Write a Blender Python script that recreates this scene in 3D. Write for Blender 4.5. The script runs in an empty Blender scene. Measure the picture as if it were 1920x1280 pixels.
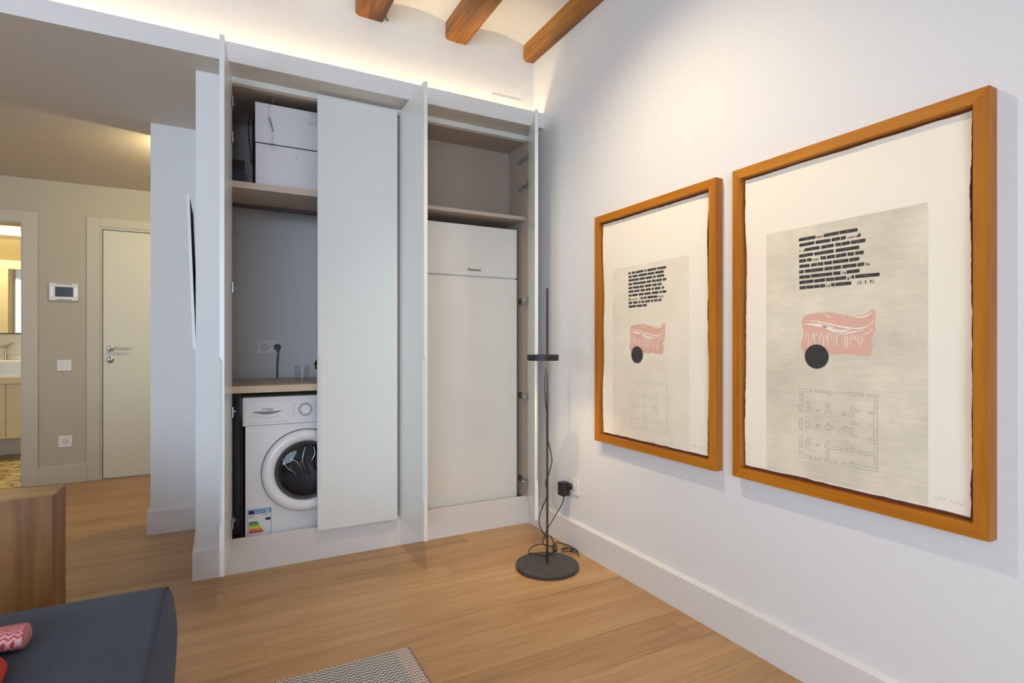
import bpy, bmesh, math, random
from mathutils import Vector, Matrix, noise

random.seed(7)
PI = math.pi
SC = bpy.context.scene
COL = SC.collection

# ------------------------------------------------------------------ camera
cam_d = bpy.data.cameras.new('camera')
cam = bpy.data.objects.new('camera', cam_d)
COL.objects.link(cam)
cam.location = (0, 0, 1.12)
cam.rotation_euler = (PI / 2, 0, -math.radians(27.93))
cam_d.sensor_width = 36
cam_d.lens = 1029 / 1920 * 36
cam_d.shift_y = 3.8 / 1920
cam_d.clip_start = 0.02
SC.camera = cam

# ------------------------------------------------------------------ world, exposure, lights
SC.view_settings.view_transform = 'Standard'
SC.view_settings.look = 'None'
SC.view_settings.exposure = 0.33
SC.view_settings.gamma = 1.0
SC.view_settings.use_curve_mapping = False
SC.cycles.use_denoising = True
SC.cycles.sample_clamp_indirect = 6
SC.cycles.use_adaptive_sampling = True
SC.cycles.adaptive_threshold = 0.06
SC.cycles.max_bounces = 7
SC.cycles.diffuse_bounces = 4
SC.cycles.glossy_bounces = 3
SC.cycles.transmission_bounces = 3
SC.cycles.transparent_max_bounces = 8

w = bpy.data.worlds.new('sky')
SC.world = w
w.use_nodes = True
w.node_tree.nodes['Background'].inputs[0].default_value = (0.62, 0.76, 1.0, 1)
w.node_tree.nodes['Background'].inputs[1].default_value = 0.8


def area(name, loc, rot, sx, sy, power, col, spread=180):
    d = bpy.data.lights.new(name, 'AREA')
    d.shape = 'RECTANGLE'
    d.size, d.size_y = sx, sy
    d.energy = power
    d.color = col
    d.spread = math.radians(spread)
    o = bpy.data.objects.new(name, d)
    o.location = loc
    o.rotation_euler = rot
    COL.objects.link(o)
    return o


def spot(name, loc, target, power, col, angle, blend, radius):
    d = bpy.data.lights.new(name, 'SPOT')
    d.energy = power
    d.color = col
    d.spot_size = math.radians(angle)
    d.spot_blend = blend
    d.shadow_soft_size = radius
    o = bpy.data.objects.new(name, d)
    o.location = loc
    o.rotation_euler = (Vector(target) - Vector(loc)).to_track_quat('-Z', 'Y').to_euler()
    COL.objects.link(o)
    return o


def point(name, loc, power, col, radius):
    d = bpy.data.lights.new(name, 'POINT')
    d.energy = power
    d.color = col
    d.shadow_soft_size = radius
    o = bpy.data.objects.new(name, d)
    o.location = loc
    COL.objects.link(o)
    return o


# daylight through the balcony windows in the left wall and behind the viewer
area('window_daylight', (-3.62, -0.65, 1.35), (PI / 2, 0, -PI / 2), 2.7, 2.1, 62, (0.66, 0.81, 1.0))
area('window_daylight_rear', (-1.30, -2.62, 1.35), (PI / 2, 0, 0), 2.3, 2.1, 78, (0.66, 0.81, 1.0))
# LED strip lying in the cove on top of the bulkhead
area('cove_led', (-0.93, 2.893, 2.440), (PI, 0, 0), 5.2, 0.03, 8.8, (1.0, 0.77, 0.45))
# ceiling spotlight fixed to the thick wooden beam
spot('beam_spot', (0.63, 1.72, 2.80), (1.70, 1.66, 0.56), 64, (1.0, 0.81, 0.56), 113, 1.0, 0.03)
# hallway lamp round the corner, and the bathroom lamp
point('hall_lamp', (-0.08, 4.160, 2.345), 19, (1.0, 0.81, 0.43), 0.03)
area('bathroom_lamp', (-2.0, 6.75, 2.36), (0, 0, 0), 0.8, 0.25, 16, (1.0, 0.84, 0.48))


# ------------------------------------------------------------------ materials
def srgb(r, g, b):
    f = lambda c: (c / 12.92 if c <= 0.04045 else ((c + 0.055) / 1.055) ** 2.4)
    return (f(r / 255), f(g / 255), f(b / 255), 1)


class NT:
    def __init__(s, name):
        s.m = bpy.data.materials.new(name)
        s.m.use_nodes = True
        s.t = s.m.node_tree
        s.p = s.t.nodes['Principled BSDF']
        s.out = s.t.nodes['Material Output']

    def n(s, kind, **kw):
        nd = s.t.nodes.new(kind)
        for k, v in kw.items():
            setattr(nd, k, v)
        return nd

    def l(s, a, b):
        s.t.links.new(a, b)

    def val(s, nd, **kw):
        for k, v in kw.items():
            nd.inputs[k].default_value = v
        return nd

    def math(s, op, a, b=None, c=None):
        nd = s.n('ShaderNodeMath', operation=op)
        for i, x in enumerate((a, b, c)):
            if x is None:
                continue
            if isinstance(x, (int, float)):
                nd.inputs[i].default_value = x
            else:
                s.l(x, nd.inputs[i])
        return nd.outputs[0]

    def ramp(s, fac, stops):
        r = s.n('ShaderNodeValToRGB')
        el = r.color_ramp.elements
        el[0].position, el[0].color = stops[0]
        el[1].position, el[1].color = stops[-1]
        for p, c in stops[1:-1]:
            e = el.new(p)
            e.color = c
        s.l(fac, r.inputs[0])
        return r.outputs[0]

    def noise(s, vec, scale, detail=4, rough=0.55):
        nd = s.n('ShaderNodeTexNoise')
        nd.inputs['Scale'].default_value = scale
        nd.inputs['Detail'].default_value = detail
        nd.inputs['Roughness'].default_value = rough
        if vec is not None:
            s.l(vec, nd.inputs['Vector'])
        return nd.outputs['Fac']

    def bump(s, h, strength, dist=0.01):
        b = s.n('ShaderNodeBump')
        b.inputs['Strength'].default_value = strength
        b.inputs['Distance'].default_value = dist
        s.l(h, b.inputs['Height'])
        s.l(b.outputs[0], s.p.inputs['Normal'])

    def pos(s):
        return s.n('ShaderNodeNewGeometry').outputs['Position']

    def mapping(s, vec, scale, loc=None):
        mp = s.n('ShaderNodeMapping')
        mp.inputs['Scale'].default_value = scale
        s.l(vec, mp.inputs['Vector'])
        if loc is not None:
            s.l(loc, mp.inputs['Location'])
        return mp.outputs[0]


def plain(name, col, rough=0.5, metal=0.0, nscale=40, nvar=0.03, bump=0.03, coat=0.0, spec=0.5):
    t = NT(name)
    g = t.pos()
    f = t.noise(g, nscale)
    a = tuple(c * (1 - nvar) for c in col[:3]) + (1,)
    b = tuple(min(1, c * (1 + nvar)) for c in col[:3]) + (1,)
    t.l(t.ramp(f, [(0.3, a), (0.7, b)]), t.p.inputs['Base Color'])
    t.val(t.p, Roughness=rough, Metallic=metal)
    t.p.inputs['Coat Weight'].default_value = coat
    t.p.inputs['Specular IOR Level'].default_value = spec
    if bump:
        t.bump(f, bump, 0.004)
    return t.m


def wood(name, dark, mid, light, axis='X', rough=0.4, scale=1.0, per_object=False, lo_=0.36, hi_=0.76, fine=0.25, bump=0.06, coat=0.0):
    t = NT(name)
    g = t.pos()
    loc = None
    if per_object:
        oi = t.n('ShaderNodeObjectInfo')
        cx = t.n('ShaderNodeCombineXYZ')
        t.l(t.math('MULTIPLY', oi.outputs['Random'], 37.0), cx.inputs[0])
        t.l(t.math('MULTIPLY', oi.outputs['Random'], 91.0), cx.inputs[1])
        loc = cx.outputs[0]
    sc = {'X': (1.1, 16, 16), 'Y': (16, 1.1, 16), 'Z': (16, 16, 1.1)}[axis]
    sc = tuple(v * scale for v in sc)
    v = t.mapping(g, sc, loc)
    n1 = t.noise(v, 1.0, 5, 0.6)
    n2 = t.noise(t.mapping(g, tuple(x * 4.5 for x in sc), loc), 1.0, 3, 0.6)
    n3 = t.noise(t.mapping(g, tuple(x * 0.28 for x in sc), loc), 1.0, 2, 0.5)
    s = t.math('ADD', t.math('MULTIPLY', n1, 0.55), t.math('ADD', t.math('MULTIPLY', n2, fine), t.math('MULTIPLY', n3, 0.35)))
    if per_object:
        s = t.math('ADD', s, t.math('MULTIPLY', t.math('SUBTRACT', oi.outputs['Random'], 0.5), 0.14))
    c = t.ramp(s, [(lo_, dark), (0.56, mid), (hi_, light)])
    t.l(c, t.p.inputs['Base Color'])
    t.val(t.p, Roughness=rough)
    t.p.inputs['Coat Weight'].default_value = coat
    t.bump(s, bump, 0.004)
    return t.m


M = {}
M['wall'] = plain('white_wall_paint', (0.80, 0.79, 0.78, 1), 0.75, nscale=60, nvar=0.012, bump=0.04)
M['ceil'] = plain('white_plaster', (0.80, 0.79, 0.77, 1), 0.85, nscale=25, nvar=0.02, bump=0.1)
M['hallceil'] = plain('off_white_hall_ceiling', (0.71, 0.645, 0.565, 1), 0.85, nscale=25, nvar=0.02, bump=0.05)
M['lacquer'] = plain('white_lacquer', (0.80, 0.81, 0.77, 1), 0.28, nscale=20, nvar=0.008, bump=0.0)
M['skirting'] = plain('white_skirting', (0.77, 0.75, 0.73, 1), 0.4, nscale=20, nvar=0.01, bump=0.0)
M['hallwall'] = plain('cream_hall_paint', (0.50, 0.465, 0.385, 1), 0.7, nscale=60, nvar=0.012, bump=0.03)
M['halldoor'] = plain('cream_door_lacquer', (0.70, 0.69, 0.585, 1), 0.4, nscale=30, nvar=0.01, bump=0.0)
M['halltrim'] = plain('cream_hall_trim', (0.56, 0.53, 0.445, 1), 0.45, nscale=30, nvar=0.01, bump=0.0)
M['floor'] = wood('oak_floor', srgb(146, 110, 70), srgb(178, 138, 92), srgb(196, 158, 112), 'X', 0.40, 1.0, True, fine=0.34, lo_=0.38)
M['beam'] = wood('old_varnished_pine', srgb(74, 42, 12), srgb(156, 98, 28), srgb(196, 134, 46), 'Y', 0.5, 0.55, True, lo_=0.43, hi_=0.70, bump=0.6)
M['frame_y'] = wood('cherry_frame_y', srgb(150, 84, 2), srgb(184, 110, 6), srgb(202, 132, 20), 'Y', 0.5, 1.2, True, bump=0.03)
M['frame_z'] = wood('cherry_frame_z', srgb(150, 84, 2), srgb(184, 110, 6), srgb(202, 132, 20), 'Z', 0.5, 1.2, True, bump=0.03)
M['oak_z'] = wood('oak_board_z', srgb(92, 60, 28), srgb(138, 94, 48), srgb(164, 120, 70), 'Z', 0.45, 0.7)
M['oak_x'] = wood('oak_board_x', srgb(118, 82, 44), srgb(158, 114, 66), srgb(182, 138, 88), 'X', 0.45, 0.7)
M['beige'] = plain('beige_linen_laminate', srgb(176, 162, 148), 0.6, nscale=220, nvar=0.07, bump=0.03)
M['shelf'] = plain('beige_shelf_edge', srgb(200, 184, 166), 0.5, nscale=120, nvar=0.03, bump=0.0)
M['counter'] = wood('beige_worktop', srgb(196, 172, 144), srgb(208, 186, 160), srgb(218, 198, 172), 'X', 0.4, 0.8)
M['enamel'] = plain('white_enamel', (0.84, 0.845, 0.865, 1), 0.25, nscale=20, nvar=0.006, bump=0.0, coat=0.2)
M['gloss_white'] = plain('gloss_white_panel', (0.82, 0.80, 0.755, 1), 0.12, nscale=20, nvar=0.006, bump=0.0, coat=0.3)
M['plastic'] = plain('white_plastic', (0.80, 0.79, 0.76, 1), 0.35, nscale=20, nvar=0.006, bump=0.0)
M['grey_line'] = plain('grey_print', (0.25, 0.26, 0.28, 1), 0.6, bump=0.0)
M['silver'] = plain('satin_silver', (0.62, 0.62, 0.64, 1), 0.3, 1.0, bump=0.0)
M['steel'] = plain('brushed_steel', (0.58, 0.57, 0.55, 1), 0.28, 1.0, nscale=90, nvar=0.06, bump=0.02)
M['black'] = plain('black_metal', (0.018, 0.017, 0.017, 1), 0.45, nscale=60, nvar=0.1, bump=0.0)
M['cord'] = plain('black_cable', (0.012, 0.012, 0.012, 1), 0.55, bump=0.0)
M['grey_cord'] = plain('grey_cable', (0.10, 0.11, 0.12, 1), 0.55, bump=0.0)
M['marble'] = plain('dark_grey_stone', (0.055, 0.052, 0.052, 1), 0.5, nscale=35, nvar=0.3, bump=0.05)
M['rubber'] = plain('dark_rubber', (0.05, 0.052, 0.058, 1), 0.5, bump=0.0)
M['drum'] = plain('drum_steel', (0.22, 0.21, 0.21, 1), 0.25, 1.0, nscale=120, nvar=0.2, bump=0.0)
M['carton'] = plain('white_carton', srgb(222, 222, 228), 0.6, nscale=30, nvar=0.015, bump=0.0)
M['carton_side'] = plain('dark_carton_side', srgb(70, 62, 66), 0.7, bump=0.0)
M['ink'] = plain('black_ink', (0.048, 0.046, 0.047, 1), 0.4, nscale=300, nvar=0.4, bump=0.0)
M['letter'] = plain('dark_letter_ink', (0.04, 0.035, 0.03, 1), 0.7, bump=0.0)
M['pencil'] = plain('pencil_line', (0.36, 0.35, 0.32, 1), 0.8, nscale=400, nvar=0.2, bump=0.0)
M['pencil_soft'] = plain('faint_pencil_line', (0.56, 0.53, 0.46, 1), 0.8, nscale=400, nvar=0.15, bump=0.0)
M['paper'] = plain('cream_rag_paper', srgb(252, 243, 225), 0.85, nscale=200, nvar=0.012, bump=0.03)
M['gap_shade'] = plain('red_brown_gap_shade', srgb(120, 62, 34), 0.7, nscale=60, nvar=0.1, bump=0.0)  # red-brown paints the shadowed gap and frame reflection round the sheet
M['dark_screen'] = plain('dark_screen', (0.02, 0.022, 0.028, 1), 0.15, bump=0.0)
M['tile'] = plain('white_tile', (0.82, 0.80, 0.74, 1), 0.15, nscale=10, nvar=0.01, bump=0.0)
M['olive'] = plain('olive_bathroom_wall', srgb(128, 112, 76), 0.7, nscale=20, nvar=0.03, bump=0.0)
M['cream'] = plain('cream_vanity_lacquer', srgb(226, 210, 172), 0.4, nscale=20, nvar=0.01, bump=0.0)
M['fabric_dark_seam'] = plain('dark_seam', srgb(48, 52, 60), 0.9, bump=0.0)
M['brown'] = plain('brown_box_board', srgb(88, 74, 66), 0.7, bump=0.0)
M['blue_dark'] = plain('label_dark_blue', srgb(30, 34, 120), 0.5, bump=0.0)
M['blue_light'] = plain('label_light_blue', srgb(70, 136, 196), 0.5, bump=0.0)
M['label_white'] = plain('label_white', (0.82, 0.82, 0.84, 1), 0.5, bump=0.0)
for nm, c in (('g1', (20, 110, 50)), ('g2', (60, 160, 40)), ('g3', (150, 190, 30)), ('g4', (235, 215, 30)),
              ('g5', (236, 160, 30)), ('g6', (220, 96, 30)), ('g7', (196, 36, 30))):
    M[nm] = plain('label_bar_' + {'g1': 'dark_green', 'g2': 'green', 'g3': 'lime', 'g4': 'yellow', 'g5': 'amber', 'g6': 'orange', 'g7': 'red'}[nm], srgb(*c), 0.5, bump=0.0)


def mat_fabric():
    t = NT('grey_woven_fabric')
    g = t.pos()
    a = t.noise(t.mapping(g, (900, 140, 300)), 1, 2)
    b = t.noise(t.mapping(g, (140, 900, 300)), 1, 2)
    c = t.noise(g, 9, 3)
    s = t.math('ADD', t.math('MULTIPLY', t.math('ADD', a, b), 0.4), t.math('MULTIPLY', c, 0.2))
    t.l(t.ramp(s, [(0.32, srgb(54, 60, 74)), (0.66, srgb(80, 88, 104))]), t.p.inputs['Base Color'])
    t.val(t.p, Roughness=0.95)
    t.p.inputs['Sheen Weight'].default_value = 0.08
    t.p.inputs['Specular IOR Level'].default_value = 0.2
    t.bump(s, 0.35, 0.002)
    return t.m


M['fabric'] = mat_fabric()


def herringbone(name, colA, colB, stitch, colw, colC=None, edge_x=None):
    """woven chevrons: columns colw wide along X, stitches repeating along Y"""
    t = NT(name)
    sx = t.n('ShaderNodeSeparateXYZ')
    t.l(t.pos(), sx.inputs[0])
    X_, Y_ = sx.outputs[0], sx.outputs[1]
    tri = t.math('PINGPONG', t.math('ADD', X_, 40.0), colw)
    ph = t.math('ADD', t.math('DIVIDE', t.math('ADD', Y_, 40.0), stitch), t.math('DIVIDE', tri, colw * 1.6))
    fr = t.math('FRACT', ph)
    nz = t.noise(t.pos(), 160, 2)
    f = t.math('GREATER_THAN', t.math('ADD', fr, t.math('MULTIPLY', t.math('SUBTRACT', nz, 0.5), 0.35)), 0.40)
    mx = t.n('ShaderNodeMix', data_type='RGBA')
    t.l(f, mx.inputs[0])
    mx.inputs[6].default_value = colA
    mx.inputs[7].default_value = colB
    out = mx.outputs[2]
    if colC is not None:
        m2 = t.n('ShaderNodeMix', data_type='RGBA')
        t.l(f, m2.inputs[0])
        m2.inputs[6].default_value = colC
        m2.inputs[7].default_value = colB
        m3 = t.n('ShaderNodeMix', data_type='RGBA')
        t.l(t.math('GREATER_THAN', X_, edge_x), m3.inputs[0])
        t.l(out, m3.inputs[6])
        t.l(m2.outputs[2], m3.inputs[7])
        out = m3.outputs[2]
    t.l(out, t.p.inputs['Base Color'])
    t.val(t.p, Roughness=0.95)
    t.bump(t.math('PINGPONG', fr, 0.5), 0.6, 0.006)
    return t.m


M['rug'] = herringbone('grey_herringbone_weave', srgb(92, 95, 103), srgb(206, 202, 196), 0.0165, 0.0095, srgb(150, 122, 116), 0.555)
M['throw'] = herringbone('red_herringbone_weave', srgb(186, 62, 68), srgb(218, 164, 166), 0.0075, 0.0085)
M['throw_red'] = plain('red_wool', srgb(200, 56, 40), 0.95, nscale=300, nvar=0.15, bump=0.2)


def mat_plate(name, lo, hi):
    t = NT(name)
    g = t.pos()
    n1 = t.noise(g, 5.5, 4, 0.6)
    mp = t.n('ShaderNodeMapping')
    mp.inputs['Rotation'].default_value = (math.radians(35), 0, 0)
    mp.inputs['Scale'].default_value = (1, 14, 120)
    t.l(g, mp.inputs['Vector'])
    n2 = t.noise(mp.outputs[0], 1, 3)
    s = t.math('ADD', t.math('MULTIPLY', n1, 0.75), t.math('MULTIPLY', n2, 0.25))
    t.l(t.ramp(s, [(0.36, lo), (0.62, hi)]), t.p.inputs['Base Color'])
    t.val(t.p, Roughness=0.85)
    return t.m


M['plate_tone'] = mat_plate('grey_plate_tone', srgb(216, 206, 186), srgb(241, 230, 206))
M['plate_tone_faint'] = mat_plate('faint_plate_tone', srgb(236, 225, 203), srgb(246, 236, 215))
M['meat'] = plain('pink_print_ink', srgb(232, 182, 162), 0.85, nscale=120, nvar=0.06, bump=0.0)


def mat_glass(name, tint=(1, 1, 1, 1), ior=1.45, rough=0.0):
    t = NT(name)
    tr = t.n('ShaderNodeBsdfTransparent')
    tr.inputs[0].default_value = tint
    gl = t.n('ShaderNodeBsdfGlossy')
    gl.inputs['Roughness'].default_value = rough
    fr = t.n('ShaderNodeFresnel')
    fr.inputs[0].default_value = ior
    mx = t.n('ShaderNodeMixShader')
    bk = t.n('ShaderNodeNewGeometry').outputs['Backfacing']
    t.l(t.math('MULTIPLY', fr.outputs[0], t.math('SUBTRACT', 1.0, bk)), mx.inputs[0])
    t.l(tr.outputs[0], mx.inputs[1])
    t.l(gl.outputs[0], mx.inputs[2])
    t.l(mx.outputs[0], t.out.inputs[0])
    return t.m


M['pane'] = mat_glass('picture_glass', ior=1.22)
M['window_pane'] = mat_glass('window_glass', ior=1.2)
M['door_glass'] = mat_glass('smoked_door_glass', (0.78, 0.80, 0.84, 1), 1.5, 0.02)
M['clear'] = mat_glass('clear_plastic', (0.955, 0.965, 0.97, 1), 1.4, 0.08)
M['mirror'] = plain('mirror_silver', (0.75, 0.74, 0.68, 1), 0.03, 1.0, nvar=0.0, bump=0.0)


def emit(name, col, strength):
    t = NT(name)
    e = t.n('ShaderNodeEmission')
    e.inputs[0].default_value = col
    e.inputs[1].default_value = strength
    t.l(e.outputs[0], t.out.inputs[0])
    return t.m


M['lamp_glow'] = emit('warm_led_diffuser', (1.0, 0.80, 0.5, 1), 3.0)
M['tube_glow'] = emit('bathroom_tube', (1.0, 0.92, 0.70, 1), 5.0)


def mat_bathfloor():
    t = NT('patterned_bath_floor')
    v = t.n('ShaderNodeTexVoronoi', feature='DISTANCE_TO_EDGE')
    v.inputs['Scale'].default_value = 9
    t.l(t.mapping(t.pos(), (1, 1.6, 1)), v.inputs['Vector'])
    n = t.noise(t.mapping(t.pos(), (14, 40, 1)), 1, 3)
    s = t.math('ADD', t.math('MULTIPLY', v.outputs['Distance'], 2.2), t.math('MULTIPLY', n, 0.6))
    t.l(t.ramp(s, [(0.25, srgb(120, 92, 48)), (0.5, srgb(190, 160, 104)), (0.75, srgb(232, 214, 168))]), t.p.inputs['Base Color'])
    t.val(t.p, Roughness=0.4)
    return t.m


M['bathfloor'] = mat_bathfloor()


# ------------------------------------------------------------------ mesh helpers
ORG = {}
# flat print whose single marks are only a few pixels across
PRINT = ('programme_marks', 'sticker_small_print', 'sticker_marks', 'sticker_band', 'struck_out_words', 'word_traces', 'lettering', 'pale_streaks',
         'floor_plan_lines', 'pencil_signature', 'printed_lines', 'contacts', 'whipped_edge')


def org(p):
    return ORG.get(p.name, Vector((0, 0, 0))) if p else Vector((0, 0, 0))


def smooth(me, angle=35):
    for p in me.polygons:
        p.use_smooth = True
    try:
        me.set_sharp_from_angle(angle=math.radians(angle))
    except Exception:
        pass


def obj(name, bm, m, parent=None, origin=None, sm=None):
    """link bm (world coordinates) as one mesh object with its origin at origin / its parent's origin"""
    o_ = Vector(origin) if origin is not None else org(parent)
    bmesh.ops.translate(bm, verts=bm.verts, vec=-o_)
    bmesh.ops.recalc_face_normals(bm, faces=bm.faces)
    me = bpy.data.meshes.new(name)
    bm.to_mesh(me)
    bm.free()
    if sm:
        smooth(me, sm)
    for mm in (m if isinstance(m, (list, tuple)) else [m]):
        me.materials.append(mm)
    o = bpy.data.objects.new(name, me)
    COL.objects.link(o)
    if parent:
        o.parent = parent
        o.location = o_ - org(parent)
    else:
        o.location = o_
    ORG[o.name] = o_
    if name in PRINT:
        o['kind'] = 'stuff'
    return o


def thing(name, label, cat, loc, group=None):
    o = bpy.data.objects.new(name, None)
    o.empty_display_size = 0.05
    o.location = loc
    COL.objects.link(o)
    ORG[o.name] = Vector(loc)
    return tag(o, label, cat, group)


def tag(o, label, cat, group=None):
    o['label'] = label
    o['category'] = cat
    if group:
        o['group'] = group
    return o


def struct(o, label=None):
    o['kind'] = 'structure'
    if label:
        o['label'] = label
    return o


def nb():
    return bmesh.new()


def box(bm, x0, x1, y0, y1, z0, z1, bev=0.0, seg=2):
    r = bmesh.ops.create_cube(bm, size=1.0)
    vs = r['verts']
    for v in vs:
        v.co = Vector(((x0 + x1) / 2 + v.co.x * (x1 - x0), (y0 + y1) / 2 + v.co.y * (y1 - y0), (z0 + z1) / 2 + v.co.z * (z1 - z0)))
    if bev > 0:
        es = list({e for v in vs for e in v.link_edges})
        bmesh.ops.bevel(bm, geom=es, offset=bev, segments=seg, affect='EDGES', profile=0.5)
    return bm


def B(x0, x1, y0, y1, z0, z1, bev=0.0, seg=2):
    return box(nb(), x0, x1, y0, y1, z0, z1, bev, seg)


def poly_prism(bm, pts, vec):
    """closed polygon (list of 3-vectors) extruded by vec"""
    a = [bm.verts.new(p) for p in pts]
    b = [bm.verts.new(Vector(p) + Vector(vec)) for p in pts]
    bm.faces.new(a)
    bm.faces.new(list(reversed(b)))
    n = len(a)
    for i in range(n):
        bm.faces.new((a[i], a[(i + 1) % n], b[(i + 1) % n], b[i]))
    return bm


def frame_axes(axis):
    a = Vector(axis).normalized()
    u = a.orthogonal().normalized()
    return a, u, a.cross(u)


def lathe(bm, c, axis, prof, n=48, close=False):
    """prof: list of (radius, height along axis)"""
    a, u, v = frame_axes(axis)
    c = Vector(c)
    rings = []
    for r, h in prof:
        if r < 1e-6:
            rings.append([bm.verts.new(c + a * h)])
        else:
            rings.append([bm.verts.new(c + a * h + (u * math.cos(2 * PI * i / n) + v * math.sin(2 * PI * i / n)) * r) for i in range(n)])
    pr = list(zip(rings, rings[1:]))
    if close:
        pr.append((rings[-1], rings[0]))
    for p, q in pr:
        for i in range(n):
            j = (i + 1) % n
            if len(p) == 1 and len(q) == 1:
                continue
            if len(p) == 1:
                bm.faces.new((p[0], q[j], q[i]))
            elif len(q) == 1:
                bm.faces.new((p[i], p[j], q[0]))
            else:
                bm.faces.new((p[i], p[j], q[j], q[i]))
    return bm


def catmull(pts, k=6):
    P = [Vector(p) for p in pts]
    P = [P[0] * 2 - P[1]] + P + [P[-1] * 2 - P[-2]]
    out = []
    for i in range(1, len(P) - 2):
        p0, p1, p2, p3 = P[i - 1:i + 3]
        for j in range(k):
            t = j / k
            out.append(0.5 * ((2 * p1) + (p2 - p0) * t + (2 * p0 - 5 * p1 + 4 * p2 - p3) * t * t + (3 * p1 - p0 - 3 * p2 + p3) * t ** 3))
    out.append(P[-2])
    return out


def tube(bm, pts, r, n=8, k=6, smooth_path=True):
    path = catmull(pts, k) if smooth_path else [Vector(p) for p in pts]
    prev = None
    rings = []
    for i, p in enumerate(path):
        d = (path[min(i + 1, len(path) - 1)] - path[max(i - 1, 0)]).normalized()
        if prev is None:
            u = d.orthogonal().normalized()
        else:
            u = (prev - d * prev.dot(d)).normalized()
        prev = u
        v = d.cross(u)
        rr = r(i / (len(path) - 1)) if callable(r) else r
        rings.append([bm.verts.new(p + (u * math.cos(2 * PI * a / n) + v * math.sin(2 * PI * a / n)) * rr) for a in range(n)])
    for p, q in zip(rings, rings[1:]):
        for i in range(n):
            j = (i + 1) % n
            bm.faces.new((p[i], p[j], q[j], q[i]))
    bm.faces.new(rings[0])
    bm.faces.new(list(reversed(rings[-1])))
    return bm


def rbox(x0, x1, y0, y1, z0, z1, r, n=4, mid=10):
    """box with round edges on a dense grid"""
    def coords(a, b):
        L = [a + r * (1 - math.cos(PI / 2 * i / n)) for i in range(n)]
        L += [a + r + (b - a - 2 * r) * i / mid for i in range(mid + 1)]
        L += [b - c + a for c in reversed([a + r * (1 - math.cos(PI / 2 * i / n)) for i in range(n)])]
        return L
    X_, Y_, Z_ = coords(x0, x1), coords(y0, y1), coords(z0, z1)
    bm = nb()
    cache = {}

    def vert(i, j, k):
        key = (i, j, k)
        if key not in cache:
            q = Vector((X_[i], Y_[j], Z_[k]))
            c = Vector((min(max(q.x, x0 + r), x1 - r), min(max(q.y, y0 + r), y1 - r), min(max(q.z, z0 + r), z1 - r)))
            d = q - c
            if d.length > 1e-9:
                q = c + d.normalized() * r
            cache[key] = bm.verts.new(q)
        return cache[key]
    nx, ny, nz = len(X_) - 1, len(Y_) - 1, len(Z_) - 1
    for k in (0, nz):
        for i in range(nx):
            for j in range(ny):
                bm.faces.new((vert(i, j, k), vert(i + 1, j, k), vert(i + 1, j + 1, k), vert(i, j + 1, k)))
    for j in (0, ny):
        for i in range(nx):
            for k in range(nz):
                bm.faces.new((vert(i, j, k), vert(i + 1, j, k), vert(i + 1, j, k + 1), vert(i, j, k + 1)))
    for i in (0, nx):
        for j in range(ny):
            for k in range(nz):
                bm.faces.new((vert(i, j, k), vert(i, j + 1, k), vert(i, j + 1, k + 1), vert(i, j, k + 1)))
    return bm


def text_bm(body, size, place, extrude=0.0004, spacing=1.0, width=None, align='LEFT', bold=0.0):
    """lettering as a mesh; place(x, y, depth) -> world point"""
    cu = bpy.data.curves.new('lettering', 'FONT')
    cu.body = body
    cu.size = size
    cu.extrude = extrude / 2
    cu.space_character = spacing
    cu.align_x = align
    cu.offset = bold
    cu.resolution_u = 3
    ob = bpy.data.objects.new('lettering_tmp', cu)
    COL.objects.link(ob)
    dg = bpy.context.evaluated_depsgraph_get()
    me = bpy.data.meshes.new_from_object(ob.evaluated_get(dg))
    bpy.data.objects.remove(ob)
    bm = nb()
    bm.from_mesh(me)
    bpy.data.meshes.remove(me)
    xs = [v.co.x for v in bm.verts]
    k = width / (max(xs) - min(xs)) if width else 1.0
    x0 = min(xs) if width else 0.0
    for v in bm.verts:
        v.co = Vector(place((v.co.x - x0) * k, v.co.y, v.co.z))
    return bm


# ------------------------------------------------------------------ the room
XR, XL = 1.72, -3.60          # right and left walls
YB, YF = 2.96, -2.60          # wall above the bulkhead, window wall behind the camera
ZS = 2.415                    # soffit / low ceiling
YH = 5.58                     # hallway end wall

floor = struct(obj('floor', B(XL - 0.1, XR + 0.1, YF - 0.1, 5.72, -0.10, -0.0015), M['floor'], origin=(0, 0, 0)), 'oak plank floor running along the built-in cupboards')
pl_cache = {}


def plank_mesh(L):
    key = round(L, 2)
    if key not in pl_cache:
        bm = B(0, key, 0.0006, 0.1894, -0.0012, 0.0, 0.0005, 1)
        me = bpy.data.meshes.new('plank')
        bm.to_mesh(me)
        bm.free()
        me.materials.append(M['floor'])
        pl_cache[key] = me
    return pl_cache[key]


row = 0
y = 0.95
starts = [-3.6, -4.7, -4.15, -5.2, -3.9, -4.95, -4.4]
while y < 5.55:
    x = starts[row % 7] + 0.37 * ((row * 5) % 4)
    while x < XR:
        a, b = max(x, XL), min(x + 1.9, XR)
        hid = (b < -1.75) or (3.05 < y < 3.80 and a > -0.2) or (y > 3.9 and a > 0.1)
        if b - a > 0.05 and not hid:
            o = bpy.data.objects.new('plank', plank_mesh(b - a))
            o.location = (a, y, 0)
            o.parent = floor
            COL.objects.link(o)
        x += 1.9
    y += 0.19
    row += 1

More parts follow.
